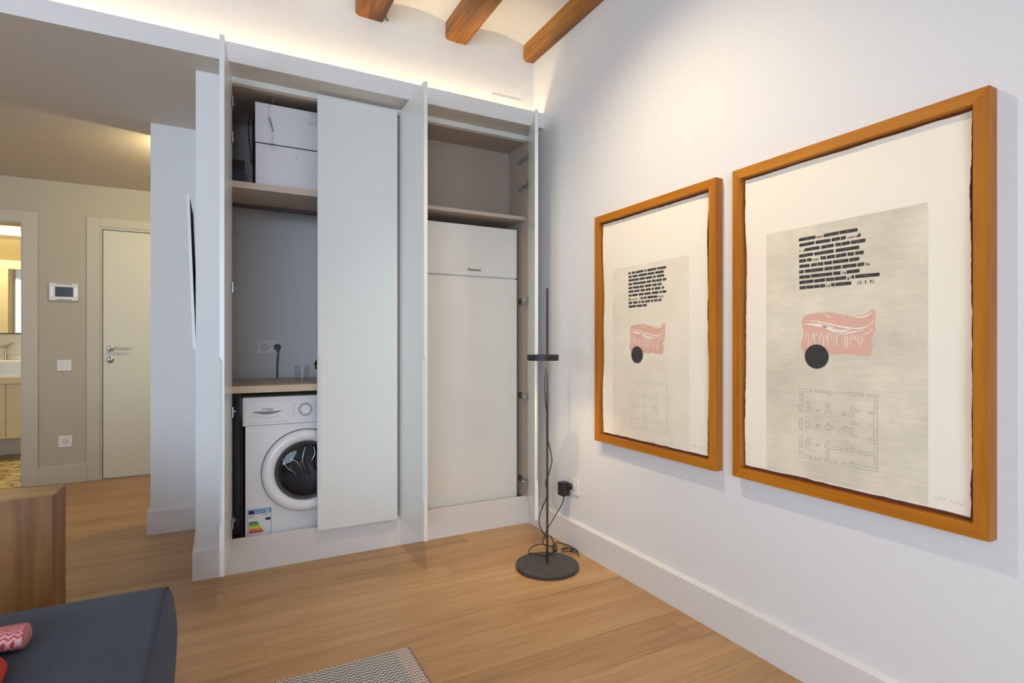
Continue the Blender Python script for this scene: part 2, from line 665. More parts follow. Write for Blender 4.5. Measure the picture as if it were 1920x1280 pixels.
struct(obj('wall_right', B(XR, XR + 0.12, YF, 5.70, 0, 3.1), M['wall']), 'white right wall that carries the two framed prints')
bm = nb()
box(bm, XL - 0.15, XL, YF, -2.0, 0, 3.1)
box(bm, XL - 0.15, XL, 0.70, 5.70, 0, 3.1)
box(bm, XL - 0.15, XL, -2.0, 0.70, 2.42, 3.1)
box(bm, XL - 0.15, XL, -2.0, 0.70, 0, 0.28)
struct(obj('wall_left', bm, M['wall']), 'white window wall on the far left side of the room')
bm = nb()
box(bm, XL, -2.45, YF - 0.15, YF, 0, 3.1)
box(bm, -0.15, XR, YF - 0.15, YF, 0, 3.1)
box(bm, -2.45, -0.15, YF - 0.15, YF, 2.42, 3.1)
box(bm, -2.45, -0.15, YF - 0.15, YF, 0, 0.28)
struct(obj('wall_rear', bm, M['wall']), 'white wall behind the viewer')
win = struct(obj('window_2', B(-2.45, -0.15, YF - 0.10, YF - 0.09, 0.28, 2.42), M['window_pane']), 'balcony window behind the viewer')
for a, b, c, d in ((-2.45, -2.38, 0.28, 2.42), (-0.22, -0.15, 0.28, 2.42), (-1.335, -1.265, 0.28, 2.42), (-2.38, -0.22, 0.28, 0.35), (-2.38, -0.22, 2.35, 2.42)):
    obj('window_frame', B(a, b, YF - 0.12, YF - 0.06, c, d), M['lacquer'], win)
win = struct(obj('window_1', B(XL - 0.10, XL - 0.09, -2.0, 0.70, 0.28, 2.42), M['window_pane']), 'balcony window in the left wall')
for a, b, c, d in ((-2.0, -1.93, 0.28, 2.42), (0.63, 0.70, 0.28, 2.42), (-0.685, -0.615, 0.28, 2.42), (-1.93, 0.63, 0.28, 0.35), (-1.93, 0.63, 2.35, 2.42)):
    obj('window_frame', B(XL - 0.12, XL - 0.06, a, b, c, d), M['lacquer'], win)

struct(obj('wall_back', B(XL, XR, YB, YB + 0.10, ZS + 0.015, 3.1), M['ceil']), 'white wall washed by cove light above the bulkhead')
# bulkhead: thin low ceiling with a front lip that hides the LED strip
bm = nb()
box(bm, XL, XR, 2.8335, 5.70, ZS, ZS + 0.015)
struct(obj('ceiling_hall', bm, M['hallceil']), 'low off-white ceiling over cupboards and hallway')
bm = nb()
box(bm, XL, XR, 2.833, 2.850, ZS + 0.0151, 2.503)
poly_prism(bm, [(XL, 2.8325, ZS + 0.001), (XR, 2.8325, ZS + 0.001), (XR, 2.8325, ZS + 0.0150), (XL, 2.8325, ZS + 0.0150)], (0, 0.0008, 0))
struct(obj('trim_3', B(XL, XR, 2.830, 2.8332, ZS - 0.001, 2.504), M['wall']), 'white fascia band of the bulkhead over the cupboards')
struct(obj('wall_bulkhead', bm, M['wall']), 'white upstand that hides the cove light')

# catalan vaults between the beams
SP = 0.501
bm = nb()
NS = 12
k0 = -9
prev = None
xs, zs = [], []
for k in range(k0, 3):
    xa = 0.704 + SP * k
    for i in range(NS):
        s = i / NS
        xx = xa + SP * s
        if xx > XR + 0.02:
            break
        q = (s - 0.5) * 2
        xs.append(xx)
        zs.append(2.905 + 0.085 * math.sqrt(max(0, 1 - 0.98 * q * q)))
vs = []
for xx, zz in zip(xs, zs):
    if xx < XL - 0.1:
        continue
    vs.append((bm.verts.new((xx, YF - 0.1, zz)), bm.verts.new((xx, YB + 0.02, zz)), bm.verts.new((xx, YF - 0.1, 3.12)), bm.verts.new((xx, YB + 0.02, 3.12))))
for a, b in zip(vs, vs[1:]):
    bm.faces.new((a[0], b[0], b[1], a[1]))
    bm.faces.new((a[2], b[2], b[3], a[3]))
    bm.faces.new((a[0], b[0], b[2], a[2]))
    bm.faces.new((a[1], b[1], b[3], a[3]))
ceiling = struct(obj('ceiling', bm, M['ceil'], sm=40, origin=(0, 0, 0)), 'white plastered vaults between wooden beams')


def beam_bm(xc, wd, zb, seed):
    bm = nb()
    NY = 40
    rings = []
    for j in range(NY + 1):
        yy = YF + (YB + 0.03 - YF) * j / NY
        f = lambda a, s_: (noise.noise(Vector((a * 3.1 + seed, yy * 1.7, seed * 2.3))) * s_)
        h = wd / 2
        ch = 0.012
        pts = [(-h, 2.96), (-h + f(1, .006), zb + ch + f(2, .006)), (-h + ch + f(3, .006), zb + f(4, .006)), (0, zb + f(5, .004)),
               (h - ch + f(6, .006), zb + f(7, .006)), (h + f(8, .006), zb + ch + f(9, .006)), (h, 2.96)]
        rings.append([bm.verts.new((xc + a, yy, b)) for a, b in pts])
    for p, q in zip(rings, rings[1:]):
        for i in range(len(p)):
            j = (i + 1) % len(p)
            bm.faces.new((p[i], p[j], q[j], q[i]))
    bm.faces.new(rings[0])
    bm.faces.new(list(reversed(rings[-1])))
    return bm


for xc, wd, lab in ((0.704, 0.150, 'thick varnished wooden ceiling beam farthest from the picture wall'),
                    (1.206, 0.136, 'varnished wooden ceiling beam in the middle of the three'),
                    (1.690, 0.080, 'narrow wooden ceiling beam running along the top of the picture wall')):
    o = tag(obj('ceiling_beam', beam_bm(xc, wd, 2.862, xc * 10), M['beam'], origin=(xc, 0, 2.862), sm=30), lab, 'beam', 'wooden ceiling beams')
    if xc < 1:
        obj('nail', tube(nb(), [(0.775, 2.90, 2.862), (0.780, 2.895, 2.845), (0.786, 2.89, 2.838)], 0.003, 6, 3), M['black'], o)
for k in range(1, 9):
    obj('beam', beam_bm(0.704 - SP * k, 0.14, 2.862, k * 3.7), M['beam'], ceiling, sm=30)

# hatch cover on the wall above the bulkhead
h_ = thing('access_hatch', 'small flush white access hatch on the wall just above the bulkhead', 'hatch', (1.534, YB, 2.48))
obj('panel', B(1.446, 1.622, YB - 0.004, YB + 0.001, 2.455, 2.612, 0.001, 1), M['ceil'], h_)
obj('rim', poly_prism(poly_prism(nb(), [(1.440, YB - 0.003, 2.450), (1.445, YB - 0.003, 2.450), (1.445, YB - 0.003, 2.618), (1.440, YB - 0.003, 2.618)], (0, 0.003, 0)),
                      [(1.440, YB - 0.003, 2.614), (1.628, YB - 0.003, 2.614), (1.628, YB - 0.003, 2.618), (1.440, YB - 0.003, 2.618)], (0, 0.003, 0)), M['skirting'], h_)

# partition walls round the cupboards
struct(obj('wall_side', B(-0.106, 0.018, 3.0, 3.84, 0, ZS), M['wall']), 'white wall end left of the cupboards')
struct(obj('wall_partition', B(-0.366, XR, 3.84, 4.08, 0, ZS), M['wall']), 'white wall stub standing forward at the hallway')
struct(obj('wall_niche', B(0.018, XR, 3.62, 3.84, 0, ZS), M['wall']), 'white wall at the back of the laundry cupboard')
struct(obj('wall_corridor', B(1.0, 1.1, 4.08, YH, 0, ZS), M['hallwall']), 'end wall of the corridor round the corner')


def skirt(bm, pts_xy, nrm, hgt=0.147, th=0.016):
    """pts_xy: two wall points, nrm: outward normal"""
    (xa, ya), (xb, yb_) = pts_xy
    n = Vector((nrm[0], nrm[1], 0))
    prof = [(0.0, 0.0), (th, 0.0), (th, hgt - 0.012), (0.004, hgt), (0.0, hgt)]
    r = []
    for (xx, yy) in ((xa, ya), (xb, yb_)):
        r.append([bm.verts.new(Vector((xx, yy, 0)) + n * d + Vector((0, 0, z))) for d, z in prof])
    k = len(prof)
    for i in range(k):
        j = (i + 1) % k
        bm.faces.new((r[0][i], r[0][j], r[1][j], r[1][i]))
    bm.faces.new(r[0])
    bm.faces.new(list(reversed(r[1])))
    return bm


def skirt_run(bm, path, hgt=0.147, th=0.016):
    """baseboard round a corner, the room on the left-hand side of the path turned outwards, corners mitred"""
    prof = [(0.0, 0.0), (th, 0.0), (th, hgt - 0.012), (0.004, hgt), (0.0, hgt)]
    P_ = [Vector((a, b, 0)) for a, b in path]
    nr = []
    for a, b in zip(P_, P_[1:]):
        d = (b - a).normalized()
        nr.append(Vector((-d.y, d.x, 0)))
    rings = []
    for i, p in enumerate(P_):
        if i == 0:
            o_ = nr[0]
        elif i == len(P_) - 1:
            o_ = nr[-1]
        else:
            o_ = nr[i - 1] + nr[i]
        rings.append([bm.verts.new(p + o_ * d + Vector((0, 0, z))) for d, z in prof])
    k = len(prof)
    for p, q in zip(rings, rings[1:]):
        for i in range(k):
            j = (i + 1) % k
            bm.faces.new((p[i], p[j], q[j], q[i]))
    bm.faces.new(rings[0])
    bm.faces.new(list(reversed(rings[-1])))
    return bm


struct(obj('baseboard_right', skirt(nb(), ((XR, YF), (XR, 2.985)), (-1, 0), 0.152, 0.02), M['skirting']), 'white baseboard along the picture wall')
bm = skirt_run(nb(), [(0.018, 3.0), (-0.106, 3.0), (-0.106, 3.822)], 0.147, 0.014)
struct(obj('baseboard_side', bm, M['skirting']), 'white baseboard round the wall end left of the cupboards')
bm = skirt_run(nb(), [(-0.106, 3.84), (-0.366, 3.84), (-0.366, 4.08)], 0.147, 0.016)
struct(obj('baseboard_partition', bm, M['skirting']), 'white baseboard round the hallway wall stub')

# hallway end wall with the bathroom opening and the flat door
bm = nb()
box(bm, XL, -2.20, YH, YH + 0.12, 0, ZS)
box(bm, -2.20, -1.371, YH, YH + 0.12, 2.075, ZS)
box(bm, -1.371, -0.865, YH, YH + 0.12, 0, ZS)
box(bm, -0.865, -0.01, YH, YH + 0.12, 2.065, ZS)
box(bm, -0.01, 1.0, YH, YH + 0.12, 0, ZS)
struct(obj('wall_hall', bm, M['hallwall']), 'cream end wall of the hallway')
struct(obj('baseboard_hall', skirt(nb(), ((-1.274, YH), (-0.967, YH)), (0, -1)), M['halltrim']), 'cream baseboard between the two hallway doors')
bm = nb()
box(bm, -1.371, -1.274, YH - 0.014, YH, 0, 2.155, 0.002, 1)
box(bm, -2.30, -1.371, YH - 0.013, YH, 2.075, 2.155, 0.002, 1)
box(bm, -1.378, -1.371, YH - 0.010, YH + 0.12, 0, 2.075)
box(bm, -2.20, -1.378, YH - 0.010, YH + 0.12, 2.062, 2.075)
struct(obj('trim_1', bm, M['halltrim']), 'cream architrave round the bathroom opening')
bm = nb()
box(bm, -0.967, -0.879, YH - 0.014, YH, 0, 2.155, 0.002, 1)
box(bm, -0.879, 0.10, YH - 0.014, YH, 2.081, 2.155, 0.002, 1)
box(bm, -0.879, -0.866, YH - 0.006, YH + 0.05, 0, 2.081)
box(bm, -0.866, 0.0, YH - 0.006, YH + 0.05, 2.062, 2.081)
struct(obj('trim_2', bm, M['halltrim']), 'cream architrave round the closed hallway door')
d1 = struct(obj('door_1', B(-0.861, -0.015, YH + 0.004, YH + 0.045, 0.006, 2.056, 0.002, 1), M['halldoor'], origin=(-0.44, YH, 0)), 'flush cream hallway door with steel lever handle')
bm = lathe(nb(), (-0.811, YH + 0.004, 1.079), (0, -1, 0), [(0, 0.0), (0.025, 0.0), (0.025, 0.007), (0.022, 0.009), (0.010, 0.010), (0.010, 0.040), (0, 0.042)], 32)
tube(bm, [(-0.811, YH - 0.036, 1.079), (-0.795, YH - 0.046, 1.079), (-0.76, YH - 0.048, 1.079), (-0.672, YH - 0.048, 1.079)], 0.0085, 10, 4)
obj('handle', bm, M['steel'], d1, sm=40)
bm = lathe(nb(), (-0.811, YH + 0.004, 0.985), (0, -1, 0), [(0, 0.0), (0.026, 0.0), (0.026, 0.007), (0.022, 0.010), (0, 0.010)], 32)
lk = obj('lock', bm, M['steel'], d1, sm=40)
obj('keyhole', B(-0.815, -0.807, YH - 0.013, YH - 0.004, 0.970, 1.0, 0.001, 1), M['rubber'], lk)


# wall fittings in the hallway
def faced(y):
    return lambda u, v, d: (u, y - d, v)


ic = thing('intercom', 'white video intercom panel with dark screen on the hallway wall', 'intercom', (-1.112, YH, 1.462))
obj('housing', B(-1.205, -1.018, YH - 0.022, YH, 1.462, 1.602, 0.004), M['plastic'], ic)
obj('screen', B(-1.166, -1.052, YH - 0.024, YH - 0.02, 1.494, 1.572, 0.001, 1), M['dark_screen'], ic)
for sx in (-1.188, -1.036):
    for i in range(4):
        obj('button', B(sx - 0.008, sx + 0.008, YH - 0.0245, YH - 0.021, 1.500 + i * 0.018, 1.509 + i * 0.018, 0.001, 1), M['silver'], ic)
for zz in (1.594, 1.470):
    obj('speaker_slot', B(-1.155, -1.063, YH - 0.0235, YH - 0.021, zz - 0.003, zz + 0.003), M['grey_line'], ic)
sw = thing('light_switch', 'white double light switch on the hallway wall below the intercom', 'switch', (-1.111, YH, 0.899))
obj('plate', B(-1.158, -1.064, YH - 0.009, YH, 0.899, 0.989, 0.003), M['plastic'], sw)
for a, b in ((0.921, 0.942), (0.946, 0.967)):
    obj('rocker', B(-1.134, -1.088, YH - 0.013, YH - 0.008, a, b, 0.002), M['plastic'], sw)


def socket(name, label, c, right, nrm, plates=1, size=0.082):
    """Schuko socket; c centre on the wall"""
    c, rt, n = Vector(c), Vector(right), Vector(nrm)
    up = Vector((0, 0, 1))
    t = thing(name, label, 'socket', c)
    bm = nb()
    W, Hh = size * plates * 0.5 if plates == 1 else size * 0.5 + 0.0355 * (plates - 1), size / 2
    pts = [c + rt * a * W + up * b * Hh for a, b in ((-1, -1), (1, -1), (1, 1), (-1, 1))]
    poly_prism(bm, pts, n * 0.009)
    bmesh.ops.bevel(bm, geom=[e for e in bm.edges], offset=0.002, segments=2, affect='EDGES')
    obj('plate', bm, M['plastic'], t)
    for i in range(plates):
        cc = c + rt * (i - (plates - 1) / 2) * 0.071
        s = obj('socket_well', lathe(nb(), cc + n * 0.0092, n, [(0.0, 0.0005), (0.0175, 0.0005), (0.0195, 0.0035), (0.0215, 0.0)], 28), M['skirting'], t, sm=40)
        bm = nb()
        for sgn in (-1, 1):
            lathe(bm, cc + rt * sgn * 0.0095 + n * 0.0099, n, [(0, 0.0), (0.0032, 0.0), (0.0032, 0.0008), (0, 0.0008)], 10)
            p = cc + up * sgn * 0.017 + n * 0.0099
            poly_prism(bm, [p - rt * 0.003 - up * 0.0025, p + rt * 0.003 - up * 0.0025, p + rt * 0.003 + up * 0.0025, p - rt * 0.003 + up * 0.0025], n * 0.002)
        obj('contacts', bm, M['rubber'], s)
    return t


socket('wall_socket', 'white power socket low on the hallway wall beneath the light switch', (-1.105, YH, 0.335), (1, 0, 0), (0, -1, 0), 1, 0.092)
socket('wall_socket', 'white power socket on the picture wall behind the floor lamp', (XR, 2.505, 0.334), (0, -1, 0), (-1, 0, 0), 1, 0.084)
socket('wall_socket', 'double white power socket inside the laundry cupboard', (0.266, 3.62, 1.098), (1, 0, 0), (0, -1, 0), 2, 0.080)

# panel hanging tilted on the hidden side of the wall end
pic = thing('wall_panel', 'pale thin picture edge sticking out beside the wall end', 'picture', (-0.12, 3.2, 1.10))
obj('board', poly_prism(nb(), [(-0.107, 3.05, 1.09), (-0.134, 3.05, 1.83), (-0.146, 3.05, 1.83), (-0.119, 3.05, 1.09)], (0, 0.38, 0)), M['lacquer'], pic)
obj('gap_shade', poly_prism(nb(), [(-0.1068, 3.06, 1.12), (-0.1312, 3.06, 1.81), (-0.1335, 3.06, 1.81), (-0.1080, 3.06, 1.12)], (0, 0.36, 0)), M['rubber'], pic)  # dark slab painting the shadowed gap behind the tilted board

# ------------------------------------------------------------------ bathroom beyond the opening
struct(obj('floor_bathroom', B(-3.2, -1.2, YH + 0.0, 7.40, -0.08, 0.002), M['bathfloor']), 'patterned bathroom floor')
bm = nb()
box(bm, -3.2, -1.2, 7.26, 7.38, 0, 2.42)
struct(obj('wall_bathroom_back', bm, M['olive']), 'olive bathroom wall above the mirror')
bm = nb()
box(bm, -3.3, -3.2, YH + 0.12, 7.38, 0, 2.42)
box(bm, -1.2, -1.1, YH + 0.12, 7.38, 0, 2.42)
struct(obj('wall_bathroom_side', bm, M['hallwall']), 'cream side walls of the bathroom')
struct(obj('ceiling_bathroom', B(-3.3, -1.1, YH + 0.12, 7.38, 2.42, 2.46), M['ceil']), 'white bathroom ceiling')
bw = struct(obj('wall_splashback', B(-3.2, -1.2, 7.245, 7.26, 0.0, 1.215), M['skirting'], origin=(-2, 7.26, 0)), 'white tiled splashback behind the basin')
for i in range(7):
    for j in range(6):
        obj('tile', B(-3.0 + i * 0.255, -3.0 + i * 0.255 + 0.252, 7.238, 7.246, 0.005 + j * 0.201, 0.005 + j * 0.201 + 0.198, 0.001, 1), M['tile'], bw)
van = thing('vanity_cabinet', 'cream wall-hung bathroom vanity cabinet', 'cabinet', (-2.0, 7.0, 0.215))
obj('body', B(-2.60, -1.30, 6.87, 7.237, 0.225, 0.735), M['cream'], van)
for i in range(4):
    x0 = -2.585 + i * 0.272
    x0 = -1.805 + (i - 2) * 0.30
    obj('door', B(x0 + 0.002, x0 + 0.298, 6.85, 6.869, 0.217, 0.732, 0.0015, 1), M['cream'], van)
bs = thing('washbasin', 'white washbasin slab on the bathroom vanity', 'basin', (-2.0, 7.0, 0.736))
bm = nb()
box(bm, -2.62, -1.28, 6.84, 7.237, 0.736, 0.80, 0.004)
obj('slab', bm, M['cream'], bs)
bm = nb()
box(bm, -2.50, -1.36, 6.86, 6.90, 0.80, 0.955, 0.006)
box(bm, -2.50, -1.36, 7.18, 7.237, 0.80, 0.955, 0.006)
box(bm, -2.50, -2.46, 6.90, 7.18, 0.80, 0.955)
box(bm, -1.40, -1.36, 6.90, 7.18, 0.80, 0.955)
box(bm, -2.46, -1.40, 6.90, 7.18, 0.80, 0.83)
obj('bowl', bm, M['tile'], bs)
fa = thing('faucet', 'chrome basin faucet in the bathroom', 'faucet', (-1.90, 7.2, 0.955))
obj('spout', tube(nb(), [(-1.90, 7.21, 0.956), (-1.90, 7.21, 1.05), (-1.895, 7.17, 1.085), (-1.885, 7.05, 1.09), (-1.88, 7.0, 1.075)], 0.011, 10), M['steel'], fa, sm=60)
obj('lever', tube(nb(), [(-1.90, 7.21, 1.085), (-1.87, 7.17, 1.105), (-1.815, 7.11, 1.125)], 0.006, 8), M['steel'], fa, sm=60)
mc = thing('mirror_cabinet', 'bathroom mirror cabinet with cream frame over the basin', 'mirror', (-2.1, 7.2, 1.225))
obj('body', B(-2.80, -1.25, 7.15, 7.255, 1.225, 1.945), M['cream'], mc)
obj('top_rail', B(-2.80, -1.25, 7.135, 7.15, 1.86, 1.945), M['cream'], mc)
obj('side_panel', B(-2.80, -1.862, 7.135, 7.15, 1.225, 1.858), M['cream'], mc)
obj('mirror_glass', B(-1.860, -1.25, 7.140, 7.15, 1.228, 1.858), M['mirror'], mc)
tb = thing('tube_light', 'glowing linear light above the bathroom mirror', 'light', (-2.0, 7.2, 2.20))
obj('housing', B(-2.70, -1.30, 7.16, 7.255, 2.245, 2.29), M['plastic'], tb)
obj('diffuser', B(-2.70, -1.30, 7.165, 7.22, 2.205, 2.245, 0.008), M['tube_glow'], tb)


# ------------------------------------------------------------------ built-in cupboards
def door_bm(hinge, dw, dt, W, T=0.018, z0=0.160, z1=2.392):
    """leaf with a routed finger grip on the outer arris of its free edge"""
    hinge, dw, dt = Vector((hinge[0], hinge[1], 0)), Vector((dw[0], dw[1], 0)).normalized(), Vector((dt[0], dt[1], 0)).normalized()
    bm = nb()
    rings = []
    for z, c in ((z0, 0), (0.345, 0), (0.375, 1), (1.045, 1), (1.068, 0), (z1, 0)):
        cw, ct = 0.0006 + 0.0165 * c, 0.0006 + 0.0115 * c
        prof = [(0, 0), (W, 0), (W, T - ct), (W - cw, T), (0, T)]
        rings.append([bm.verts.new(hinge + dw * a + dt * b + Vector((0, 0, z))) for a, b in prof])
    for p, q in zip(rings, rings[1:]):
        for i in range(5):
            j = (i + 1) % 5
            bm.faces.new((p[i], p[j], q[j], q[i]))
    bm.faces.new(rings[0])
    bm.faces.new(list(reversed(rings[-1])))
    return bm


def hinge_parts(door, hinge, dw, side_x, into, zs):
    """cup hinge: plate on the leaf and an arm to the side panel"""
    h, dw = Vector((hinge[0], hinge[1], 0)), Vector((dw[0], dw[1], 0)).normalized()
    for z in zs:
        bm = nb()
        p = h + dw * 0.032 + Vector((into * 0.004, 0, z))
        q = Vector((side_x + into * 0.010, 3.020, z))
        u = Vector((0, 0, 1))
        poly_prism(bm, [p + dw * 0.022 - u * 0.025, p - dw * 0.020 - u * 0.025, p - dw * 0.020 + u * 0.025, p + dw * 0.022 + u * 0.025], Vector((into * 0.004, 0, 0)))
        tube(bm, [p, (p + q) / 2 + Vector((into * 0.010, 0, 0)), q, q + Vector((0, 0.04, 0))], 0.0065, 8, 3)
        box(bm, min(side_x, side_x + into * 0.008), max(side_x, side_x + into * 0.008), 3.015, 3.065, z - 0.018, z + 0.018, 0.001, 1)
        obj('hinge', bm, M['steel'], door)


HZ = (2.268, 2.098, 1.386, 0.794, 0.268)
lc = thing('laundry_cupboard', 'white built-in laundry cupboard, left door open, right door closed', 'cupboard', (0.44, 3.2, 0))
obj('side_panel', B(0.020, 0.040, 2.986, 3.45, 0.16, 2.377), M['beige'], lc)
obj('side_panel', B(0.842, 0.860, 2.986, 3.45, 0.16, 2.377), M['beige'], lc)
obj('plinth', B(0.018, 0.860, 2.985, 3.003, 0.0, 0.168, 0.001, 1), M['skirting'], lc)
obj('head_trim', B(0.018, 0.860, 2.985, 3.003, 2.386, 2.4145), M['lacquer'], lc)
obj('top_panel', B(0.020, 0.860, 2.986, 3.31, 2.372, 2.386), M['beige'], lc)
obj('shelf', B(0.040, 0.842, 2.990, 3.33, 1.881, 1.913, 0.001, 1), M['shelf'], lc)
obj('shelf_rear_strip', B(0.040, 0.842, 3.33, 3.36, 1.865, 1.905), M['brown'], lc)  # dark brown strip along the rear edge of the shelf
dA = obj('door', door_bm((0.047, 2.966), (-0.035, -0.41), (-0.996, 0.085), 0.413), M['lacquer'], lc)
hinge_parts(dA, (0.047, 2.966), (-0.035, -0.41), 0.040, 1, HZ)
dB = obj('door', door_bm((0.853, 2.967), (-1, 0), (0, -1), 0.416), M['lacquer'], lc)
hinge_parts(dB, (0.853, 2.967 + 0.01), (-1, 0), 0.842, -1, HZ)

bc = thing('boiler_cupboard', 'white built-in cupboard with both doors open round the tall white unit', 'cupboard', (1.28, 3.2, 0))
obj('side_panel', B(0.861, 0.880, 2.986, 3.60, 0.16, 2.377), M['beige'], bc)
obj('side_panel', B(1.680, 1.700, 2.986, 3.60, 0.16, 2.377), M['beige'], bc)
obj('plinth', B(0.8605, 1.700, 2.985, 3.003, 0.0, 0.168, 0.001, 1), M['skirting'], bc)
obj('head_trim', B(0.8605, 1.700, 2.985, 3.003, 2.386, 2.4145), M['lacquer'], bc)
obj('top_panel', B(0.861, 1.700, 2.986, 3.60, 2.372, 2.386), M['beige'], bc)
obj('back_panel', B(0.880, 1.680, 3.215, 3.230, 1.913, 2.372), M['beige'], bc)
obj('shelf', B(0.880, 1.680, 2.990, 3.60, 1.889, 1.911, 0.001, 1), M['shelf'], bc)
dC = obj('door', door_bm((0.887, 2.966), (0, -1), (-1, 0), 0.416), M['lacquer'], bc)
hinge_parts(dC, (0.887, 2.966), (0, -1), 0.880, 1, HZ)
dD = obj('door', door_bm((1.680, 2.966), (-0.406, -0.914), (0.914, -0.406), 0.424), M['lacquer'], bc)
hinge_parts(dD, (1.680, 2.966), (-0.406, -0.914), 1.680, -1, HZ)

tag(obj('worktop', B(0.041, 0.841, 2.992, 3.615, 0.876, 0.911, 0.002, 1), M['counter'], origin=(0.44, 3.3, 0.876)), 'beige wood worktop over the washing machine', 'worktop')

# tall white indoor unit
hp = thing('heat_pump_unit', 'tall glossy white heating unit standing in the right cupboard', 'heating unit', (1.35, 3.3, 0.0))
obj('body', B(1.052, 1.648, 3.062, 3.58, 0.02, 1.834, 0.004), M['enamel'], hp)
obj('upper_panel', B(1.050, 1.650, 3.045, 3.061, 1.530, 1.836, 0.003), M['gloss_white'], hp)
obj('lower_panel', B(1.050, 1.650, 3.045, 3.061, 0.03, 1.522, 0.003), M['gloss_white'], hp)
obj('lettering', text_bm('Panasonic', 0.0215, lambda u, v, d: (1.313 + u, 3.0445 - d, 1.560 + v), width=0.088, bold=0.0006), M['ink'], hp)

# washing machine
CX, CZ, FY = 0.392, 0.462, 3.040
x0, x1, z1 = 0.095, 0.693, 0.850
wm = thing('washing_machine', 'white front-loading washing machine with energy sticker under the worktop', 'washing machine', (CX, 3.3, 0))
bm = nb()
RH = 0.172
angs = sorted(set([2 * PI * i / 64 for i in range(64)] + [math.atan2(b, a) % (2 * PI) for a in (x0 - CX, x1 - CX) for b in (0.012 - CZ, 0.706 - CZ)]))
inn, out = [], []
for a in angs:
    c, s = math.cos(a), math.sin(a)
    tx = ((x1 - CX) if c > 0 else (x0 - CX)) / c if abs(c) > 1e-9 else 1e9
    tz = ((0.706 - CZ) if s > 0 else (0.012 - CZ)) / s if abs(s) > 1e-9 else 1e9
    t_ = min(tx, tz)
    out.append(bm.verts.new((CX + c * t_, FY, CZ + s * t_)))
    inn.append(bm.verts.new((CX + c * RH, FY, CZ + s * RH)))
for i in range(len(angs)):
    j = (i + 1) % len(angs)
    bm.faces.new((out[i], out[j], inn[j], inn[i]))
obj('front_panel', bm, M['enamel'], wm)
bm = nb()
box(bm, x0, x0 + 0.012, FY, 3.59, 0.012, 0.706)
box(bm, x1 - 0.012, x1, FY, 3.59, 0.012, 0.706)
box(bm, x0, x1, 3.575, 3.59, 0.012, z1 - 0.02)
box(bm, x0, x1, FY, 3.59, 0.010, 0.020)
obj('casing', bm, M['enamel'], wm)
obj('top_panel', B(x0, x1, FY + 0.006, 3.59, 0.826, z1, 0.004), M['enamel'], wm)
obj('control_panel', B(x0, x1, FY - 0.004, FY + 0.03, 0.7075, 0.849, 0.003), M['enamel'], wm)
dr = obj('detergent_drawer', B(x0 + 0.008, 0.311, FY - 0.0075, FY + 0.01, 0.720, 0.834, 0.003), M['enamel'], wm)
bm = nb()
N = 14
up_, lo_ = [], []
for i in range(N + 1):
    s = i / N
    xx = 0.134 + 0.146 * s
    up_.append((xx, FY - 0.0082, 0.778))
    lo_.append((xx, FY - 0.0082, 0.7775 - 0.017 * math.sin(PI * s)))
poly_prism(bm, up_ + list(reversed(lo_[1:-1])), (0, 0.002, 0))
obj('grip_shade', bm, M['grey_line'], dr)  # flat grey crescent painted for the shade in the grip hollow
bm = nb()
lip = [(0.150 + 0.116 * i / 10, FY - 0.0085, 0.7605 - 0.014 * math.sin(PI * i / 10)) for i in range(11)]
tube(bm, lip, 0.004, 8, 3)
obj('grip_lip', bm, M['enamel'], dr, sm=50)
bm = text_bm('Balay', 0.0165, lambda u, v, d: (0.199 + u, FY - 0.0078 - d, 0.7835 + v), width=0.036, bold=0.0004)
lathe(bm, (0.188, FY - 0.0078, 0.789), (0, -1, 0), [(0.0045, 0), (0.0045, 0.0006), (0.0065, 0.0006), (0.0065, 0)], 20)
box(bm, 0.1865, 0.1895, FY - 0.0084, FY - 0.0078, 0.787, 0.791)
obj('lettering', bm, M['grey_line'], dr)
dl = obj('dial', lathe(nb(), (0.388, FY - 0.004, 0.778), (0, -1, 0), [(0, 0.022), (0.021, 0.022), (0.0235, 0.019), (0.024, 0.0)], 40), M['enamel'], wm, sm=40)
obj('dial_ring', lathe(nb(), (0.388, FY - 0.004, 0.778), (0, -1, 0), [(0.024, 0.012), (0.028, 0.012), (0.034, 0.004), (0.035, 0.0)], 40), M['silver'], dl, sm=40)
bm = nb()
for i in range(6):
    box(bm, 0.322, 0.322 + 0.018 + 0.008 * (i % 2), FY - 0.0046, FY - 0.004, 0.745 + i * 0.0125, 0.7465 + i * 0.0125)
    box(bm, 0.432, 0.432 + 0.020 + 0.008 * ((i + 1) % 2), FY - 0.0046, FY - 0.004, 0.748 + i * 0.0125, 0.7495 + i * 0.0125)
obj('programme_marks', bm, M['grey_line'], wm)
obj('display', B(0.50, 0.60, FY - 0.005, FY - 0.003, 0.765, 0.80, 0.001, 1), M['dark_screen'], wm)
wd = obj('porthole_door', lathe(nb(), (CX, FY, CZ), (0, -1, 0), [(0.210, 0.0), (0.212, 0.012), (0.207, 0.026), (0.190, 0.036), (0.170, 0.034), (0.156, 0.022), (0.150, 0.012), (0.150, 0.0)], 64), M['enamel'], wm, sm=60)
obj('door_gap_ring', lathe(nb(), (CX, FY, CZ), (0, -1, 0), [(0.2145, 0.0), (0.2145, 0.004), (0.209, 0.004)], 64), M['rubber'], wd)
obj('rim', lathe(nb(), (CX, FY, CZ), (0, -1, 0), [(0.151, 0.020), (0.151, 0.013), (0.136, 0.010), (0.134, 0.0), (0.152, -0.01)], 64), M['rubber'], wd, sm=50)
obj('door_glass', lathe(nb(), (CX, FY, CZ), (0, -1, 0), [(0.137, 0.010), (0.125, 0.016), (0.08, 0.022), (0.0, 0.025)], 48), M['door_glass'], wd, sm=60)
